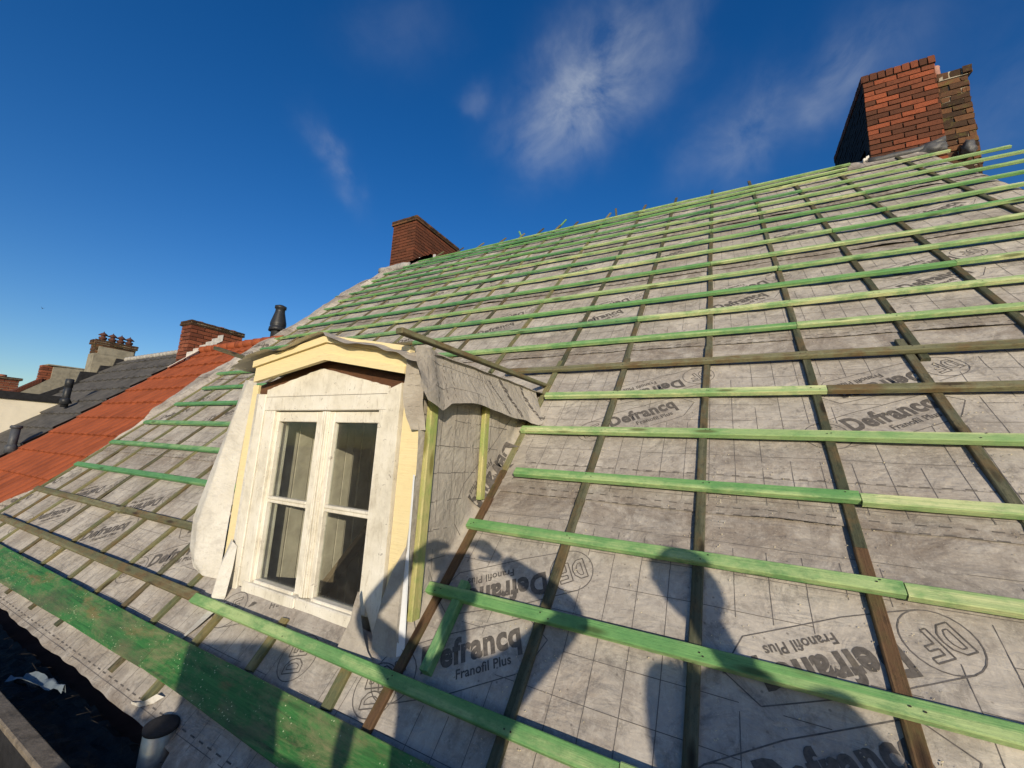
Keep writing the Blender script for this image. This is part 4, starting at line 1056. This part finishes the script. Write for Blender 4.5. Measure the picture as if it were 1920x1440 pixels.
bm = bmesh.new(); bm_prism(bm, [(-14.48, 2.0, 2.33), (-14.48, 2.66, 2.35), (-14.48, 2.66, 2.375), (-14.48, 2.0, 2.36)], (-.4, 0, 0)); obj('coping_slab', bm, MPLASTER, nf)
nf2 = empty('terraced_house', (-18.5, 2, -7.5)); tag(nf2, 'farthest house, only its dull red brick chimney showing above the cream box dormer', 'house')
c4 = obj('chimney', bricks(-18.6, -18.0, 1.5, 2.30, .8, 2.13, hi=.6, lo=.1), [MBR3, MMORTL], nf2)
obj('chimney_cap', bricks(-18.63, -17.96, 1.46, 2.35, 2.13, 2.21, soldier=True, H=.04, hi=.4), [MBR2, MMORTL], c4)
bm = bmesh.new(); bm_lathe(bm, [(.10, 0), (.09, .07)], (-18.2, 2.0, 2.20), 10); obj('chimney_pot', bm, MTERRA, c4)
box('wall', -20, -17.6, 1.2, 3.4, -7.5, .9, MWALLB, nf2, 0)

# bird far off
bp = CAM+ray(78, 579)*25
bm = bmesh.new()
bs_ = .45; pr = [(.0, 0), (.008, .014), (.012, .036), (.008, .058), (.003, .076), (0, .085)]
bm_lathe(bm, pr[1:-1], bp, 8, Vector((.8, .3, .2)))
for sg in (-1, 1):
    w0 = bp+Vector((.03, .013, .009)); d = Vector((.054, .045*sg, .045)); vv = [bm.verts.new(w0), bm.verts.new(w0+Vector((.027, .009, 0))), bm.verts.new(w0+d*1.3), bm.verts.new(w0+d+Vector((-.013, 0, 0)))]
    bm.faces.new(vv)
tag(obj('bird', bm, MPLAST), 'tiny dark bird flying in the blue sky at far left', 'bird')

# ================================================================== SCAFFOLD AND THE TWO PEOPLE WHOSE SHADOWS FALL ON THE ROOF
LAT = Vector((0.8339452, 0.55184726, 0)); UPS = Vector((-0.12986466, 0.19624998, 0.97191621))
def Q(l, up, k): return CAM+LAT*l+UPS*up+SUN*k
DZ = -1.02
sc_ = empty('scaffold', (0, -1.4, DZ)); tag(sc_, 'plank scaffold deck standing in front of the eaves', 'scaffold')
for i in range(12):
    y0 = -.66-.235*(i+1); b3 = box('scaffold_plank', -4.6, 2.6, y0, y0+.228, DZ-.045, DZ, MDECK, sc_, .004)
for x in (2.5, -4.4):
    for y in (-.75, -3.40):
        bm = bmesh.new(); bm_lathe(bm, [(.024, -6.45), (.024, 1.6 if y < -1 else -.05)], (x, y, DZ), 14); obj('scaffold_pole', bm, MZINC, sc_)
# unseen sheets added on the deck, outlined to cast the lower-left shade
def panel(pts, k, lab, name='shadow_sheet'):
    bm = bmesh.new(); bm_prism(bm, [Q(l, u, k) for l, u in pts], SUN*.018)
    tag(obj(name, bm, MPLY), lab, 'shadow sheet')
panel([(-1.16, -.372), (-.80, -.345), (-.66, -.362), (-.61, -.41), (-.60, -.50), (-.55, -.58), (-.52, -2.06), (-1.08, -2.06), (-1.055, -.56)], .80, 'tall unseen plywood sheet with a clipped corner, added to cast shade on the roof')
panel([(-1.30, -.59), (-1.245, -.60), (-1.24, -.54), (-1.20, -.545), (-1.20, -.598), (-1.13, -.585), (-1.0, -.60), (-.46, -.59), (-.34, -.62), (.55, -.66), (.55, -2.07), (-1.30, -2.07)], .86, 'long low unseen plywood sheet, added to cast shade along the eaves')
bm = bmesh.new(); bm_lathe(bm, [(.022, 0), (.022, 1.46), (.030, 1.47), (.030, 1.54), (.02, 1.555)], Q(-.330, -2.04, .7), 14, (Q(-.330, -.48, .7)-Q(-.330, -2.04, .7)))  # unseen post, added to throw a thin shadow on the eaves
tag(obj('shadow_post', bm, MZINC), 'short unseen metal post with a rounded head, added for its thin shadow', 'post')

def skinned(name, chain, mt, parent=None, sub=2):
    """chain: list of (id, parent id, point, radius)"""
    vs = [c[2] for c in chain]; ix = {c[0]: i for i, c in enumerate(chain)}
    es = [(ix[c[0]], ix[c[1]]) for c in chain if c[1] is not None]
    me = bpy.data.meshes.new(name); me.from_pydata([tuple(v) for v in vs], es, []); me.materials.append(mt)
    o = bpy.data.objects.new(name, me); link(o); sm = o.modifiers.new('skin', 'SKIN'); sm.use_smooth_shade = True
    for d, c in zip(me.skin_vertices[0].data, chain):
        r = c[3]; d.radius = (r, r) if not isinstance(r, tuple) else r; d.use_root = False
    me.skin_vertices[0].data[0].use_root = True
    ss = o.modifiers.new('sub', 'SUBSURF'); ss.levels = sub; ss.render_levels = sub
    dg = bpy.context.evaluated_depsgraph_get(); dg.update(); nm = bpy.data.meshes.new_from_object(o.evaluated_get(dg))
    bpy.data.objects.remove(o)
    for p in nm.polygons: p.use_smooth = True
    o = bpy.data.objects.new(name, nm); link(o)
    if parent is not None: o.parent = parent; o.matrix_parent_inverse = MW(parent).inverted()
    return o
MSKIN = simple('skin', (.52, .30, .21), .55, .1, 12, .4); MJACK = simple('dark_work_jacket', (.03, .035, .05), .9, .3, 12); MJACK2 = simple('grey_work_jacket', (.09, .09, .10), .9, .3, 12)
MTROU = simple('work_trousers', (.05, .048, .045), .9, .3, 12); MBOOT = simple('work_boot', (.05, .03, .02), .7, .3, 20); MHAIR = simple('brown_hair', (.05, .03, .018), .9, .4, 60); MCAP = simple('black_cap', (.02, .02, .025), .9, .2, 30)
def head(name, c, face, rx, rz, parent, hairmat, cap=False):
    """head with brow, nose, mouth, chin and ears; face = horizontal facing direction"""
    f = Vector(face).normalized(); r = f.cross(Vector((0, 0, 1))).normalized(); u = r.cross(f)
    bm = bmesh.new(); bmesh.ops.create_icosphere(bm, subdivisions=4, radius=1)
    for v in bm.verts:
        x, y, z = v.co   # x side, y front, z up
        w2 = 1-.28*max(0, -z)**1.4; yy = y*(1.12 if y < 0 else 1.04); xx = x*w2
        if y > 0:
            yy += .16*math.exp(-((x/.16)**2+((z+.12)/.20)**2)) + .05*math.exp(-((x/.30)**2+((z+.50)/.09)**2))+.06*math.exp(-((x/.3)**2+((z+.86)/.16)**2))
            yy -= .07*math.exp(-(((abs(x)-.36)/.17)**2+((z-.06)/.12)**2)); yy += .04*math.exp(-((z-.24)/.08)**2)
        v.co = Vector(c)+r*xx*rx+f*yy*rx*1.12+u*z*rz
    o = obj(name, bm, MSKIN, parent, None, True)
    for sg in (-1, 1):
        bm = bmesh.new(); bmesh.ops.create_icosphere(bm, subdivisions=2, radius=1)
        for v in bm.verts: v.co = Vector(c)+r*(sg*rx*1.0+v.co.x*.012)+f*(v.co.y*.022-.01)+u*(v.co.z*.034)
        obj('ear', bm, MSKIN, parent, None, True)
        bm = bmesh.new(); bmesh.ops.create_icosphere(bm, subdivisions=2, radius=.011)
        for v in bm.verts: v.co = Vector(c)+r*(sg*rx*.38)+f*rx*1.06+u*.01+v.co
        obj('eye', bm, MCAP, parent, None, True)
    bm = bmesh.new(); bmesh.ops.create_icosphere(bm, subdivisions=4, radius=1)
    for v in list(bm.verts):
        x, y, z = v.co
        if z < -.05-.5*max(0, -y) or (y > .35 and z < .38): bm.verts.remove(v); continue
        k = 1.07+.02*nz(x*9, y*9, z*9); v.co = Vector(c)+r*x*rx*k+f*y*rx*1.2*k+u*z*rz*k
    obj('hair' if not cap else 'cap', bm, hairmat, parent, None, True)
    if cap and cap != 'knit':
        bm = bmesh.new(); a = []
        for i in range(9):
            t = -1+2*i/8; a.append(Vector(c)+r*t*rx*.85+f*(rx*1.1+.07*math.sqrt(max(0, 1-t*t)))+u*rz*.36)
        for i in range(9)[::-1]:
            t = -1+2*i/8; a.append(Vector(c)+r*t*rx*.8+f*(rx*.9*math.sqrt(max(.1, 1-t*t*.7)))+u*rz*.42)
        bm_prism(bm, a, (0, 0, .006)); obj('cap_peak', bm, hairmat, parent)
    return o
def hand(parent, wrist, palm_dir, curl_dir, side, mt, name='hand', grip=.6):
    """palm, four unequal bent fingers and a thumb, one skinned mesh rooted at the wrist"""
    p = Vector(palm_dir).normalized(); c = Vector(curl_dir).normalized(); s = p.cross(c).normalized()*side; w0 = Vector(wrist)
    ch = [('w', None, w0, .024), ('p', 'w', w0+p*.045, (.030, .020)), ('k', 'p', w0+p*.078, (.030, .017))]
    for i, (off, L) in enumerate(((-.028, .068), (-.009, .078), (.010, .072), (.028, .058))):
        b0 = w0+p*.088+s*off; d1 = (p*(1-grip*.4)+c*grip*.5).normalized(); d2 = (p*(1-grip)+c*grip).normalized(); d3 = (p*(.5-grip)+c).normalized()
        ch += [('a%d' % i, 'k', b0, .0095), ('b%d' % i, 'a%d' % i, b0+d1*L*.45, .0088), ('c%d' % i, 'b%d' % i, b0+d1*L*.45+d2*L*.32, .0080), ('d%d' % i, 'c%d' % i, b0+d1*L*.45+d2*L*.32+d3*L*.23, .0068)]
    t0 = w0+p*.03-s*.032
    ch += [('t0', 'p', t0, .0125), ('t1', 't0', t0+(p*.5-s*.55+c*.4).normalized()*.038, .0108), ('t2', 't1', t0+(p*.5-s*.55+c*.4).normalized()*.038+(p*.6+c*.7).normalized()*.030, .0085)]
    return skinned(name, ch, mt, parent, 1)
def person(lab, cl, headc, face, cap, shoulders, elbows, wrists, hips, knees, feet, k, handdirs, jm):
    e = empty('person', (feet[0]+feet[1])*.5); tag(e, lab, 'person')
    neck = (shoulders[0]+shoulders[1])*.5+Vector((0, 0, .03)); pel = (hips[0]+hips[1])*.5
    ch = [('hem', None, pel-Vector((0, 0, .07)), (.16, .125)), ('pel', 'hem', pel, (.165, .12)), ('belly', 'pel', pel*.55+neck*.45, (.155, .115)), ('chest', 'belly', pel*.2+neck*.8-Vector((0, 0, .03)), (.17, .12)), ('neck', 'chest', neck+Vector((0, 0, .03)), .058)]
    for i in (0, 1):
        ch += [('s%d' % i, 'chest', shoulders[i], .070), ('e%d' % i, 's%d' % i, elbows[i], .054), ('w%d' % i, 'e%d' % i, wrists[i], .036)]
    top = skinned('jacket', ch, jm, e)
    ch = [('wst', None, pel+Vector((0, 0, .06)), (.14, .10)), ('pel', 'wst', pel-Vector((0, 0, .06)), (.145, .11))]
    for i in (0, 1): ch += [('h%d' % i, 'pel', hips[i]-Vector((0, 0, .20)), .085), ('k%d' % i, 'h%d' % i, knees[i], .065), ('a%d' % i, 'k%d' % i, feet[i]+Vector((0, 0, .10)), .050)]
    skinned('trousers', ch, MTROU, e)
    fd = Vector((face[0], face[1], 0)).normalized()
    for i in (0, 1):
        b0 = feet[i]; skinned('boot', [('a', None, b0+Vector((0, 0, .11)), .052), ('b', 'a', b0+Vector((0, 0, .045))-fd*.02, .045), ('c', 'b', b0+fd*.10+Vector((0, 0, .04)), .042), ('d', 'c', b0+fd*.18+Vector((0, 0, .032)), .034)], MBOOT, e)
        hand(e, wrists[i], handdirs[i][0], handdirs[i][1], (1, -1)[i], MSKIN, 'hand', handdirs[i][2])
    skinned('neck', [('a', None, neck, .055), ('b', 'a', headc-Vector((0, 0, .06)), .052)], MSKIN, e, 2)
    head('head', headc, face, .078, .118, e, MCAP if cap else MHAIR, cap)
    return e
H = Vector((SUN.x, SUN.y, 0)).normalized()
def QZ(l, z, k):                 # point at lateral l, k metres towards the sun, absolute height z
    p = CAM+LAT*l+H*k; return Vector((p.x, p.y, z))
kb = .42
hp = [Q(-.12, -1.12, kb), Q(.10, -1.12, kb)]
person('photographer in a dark jacket holding up a phone in both hands', None, Q(-.03, -.125, kb), -H, False,
       [Q(-.19, -.345, kb), Q(.18, -.345, kb)], [Q(-.375, -.225, kb-.10), Q(.400, -.165, kb-.10)], [Q(-.205, -.020, .13), Q(.160, -.008, .13)],
       [QZ(-.12, -.10, kb), QZ(.10, -.10, kb)], [QZ(-.13, -.55, kb-.05), QZ(.13, -.55, kb-.03)], [QZ(-.15, DZ, kb+.02), QZ(.14, DZ, kb)], kb,
       [((LAT*.75+UPS*.55-SUN*.25), (-SUN*.6+LAT*.8), .55), ((-LAT*.75+UPS*.55-SUN*.25), (-SUN*.6-LAT*.8), .55)], MJACK)
# phone: its lens sits at the camera
pc = CAM-FW*.012
Mp = Matrix((RT, UPV, -FW)).transposed().to_4x4(); Mp.translation = pc-RT*.045-UPV*.012
bm = bmesh.new(); bm_box(bm, -.078, .078, -.038, .038, 0, .0075, .003)
ph = obj('phone', bm, MCAP, None, Mp); tag(ph, 'black phone held up sideways in the photographer\'s hands', 'phone')
kb2 = .75
person('worker in a grey jacket and black knit cap standing right of the photographer', None, Q(.755, -.065, kb2), -LAT*.8-H*.6, 'knit',
       [Q(.60, -.30, kb2), Q(.955, -.31, kb2)], [Q(.555, -.55, kb2-.05), Q(.985, -.58, kb2)], [Q(.66, -.40, kb2-.22), Q(.90, -.62, kb2-.24)],
       [QZ(.66, -.08, kb2), QZ(.88, -.08, kb2)], [QZ(.64, -.54, kb2-.04), QZ(.90, -.54, kb2-.02)], [QZ(.62, DZ, kb2), QZ(.92, DZ, kb2+.02)], kb2,
       [((UPS*.9-LAT*.1), (-SUN), .5), ((-UPS*.3-SUN*.6), (-LAT), .5)], MJACK2)
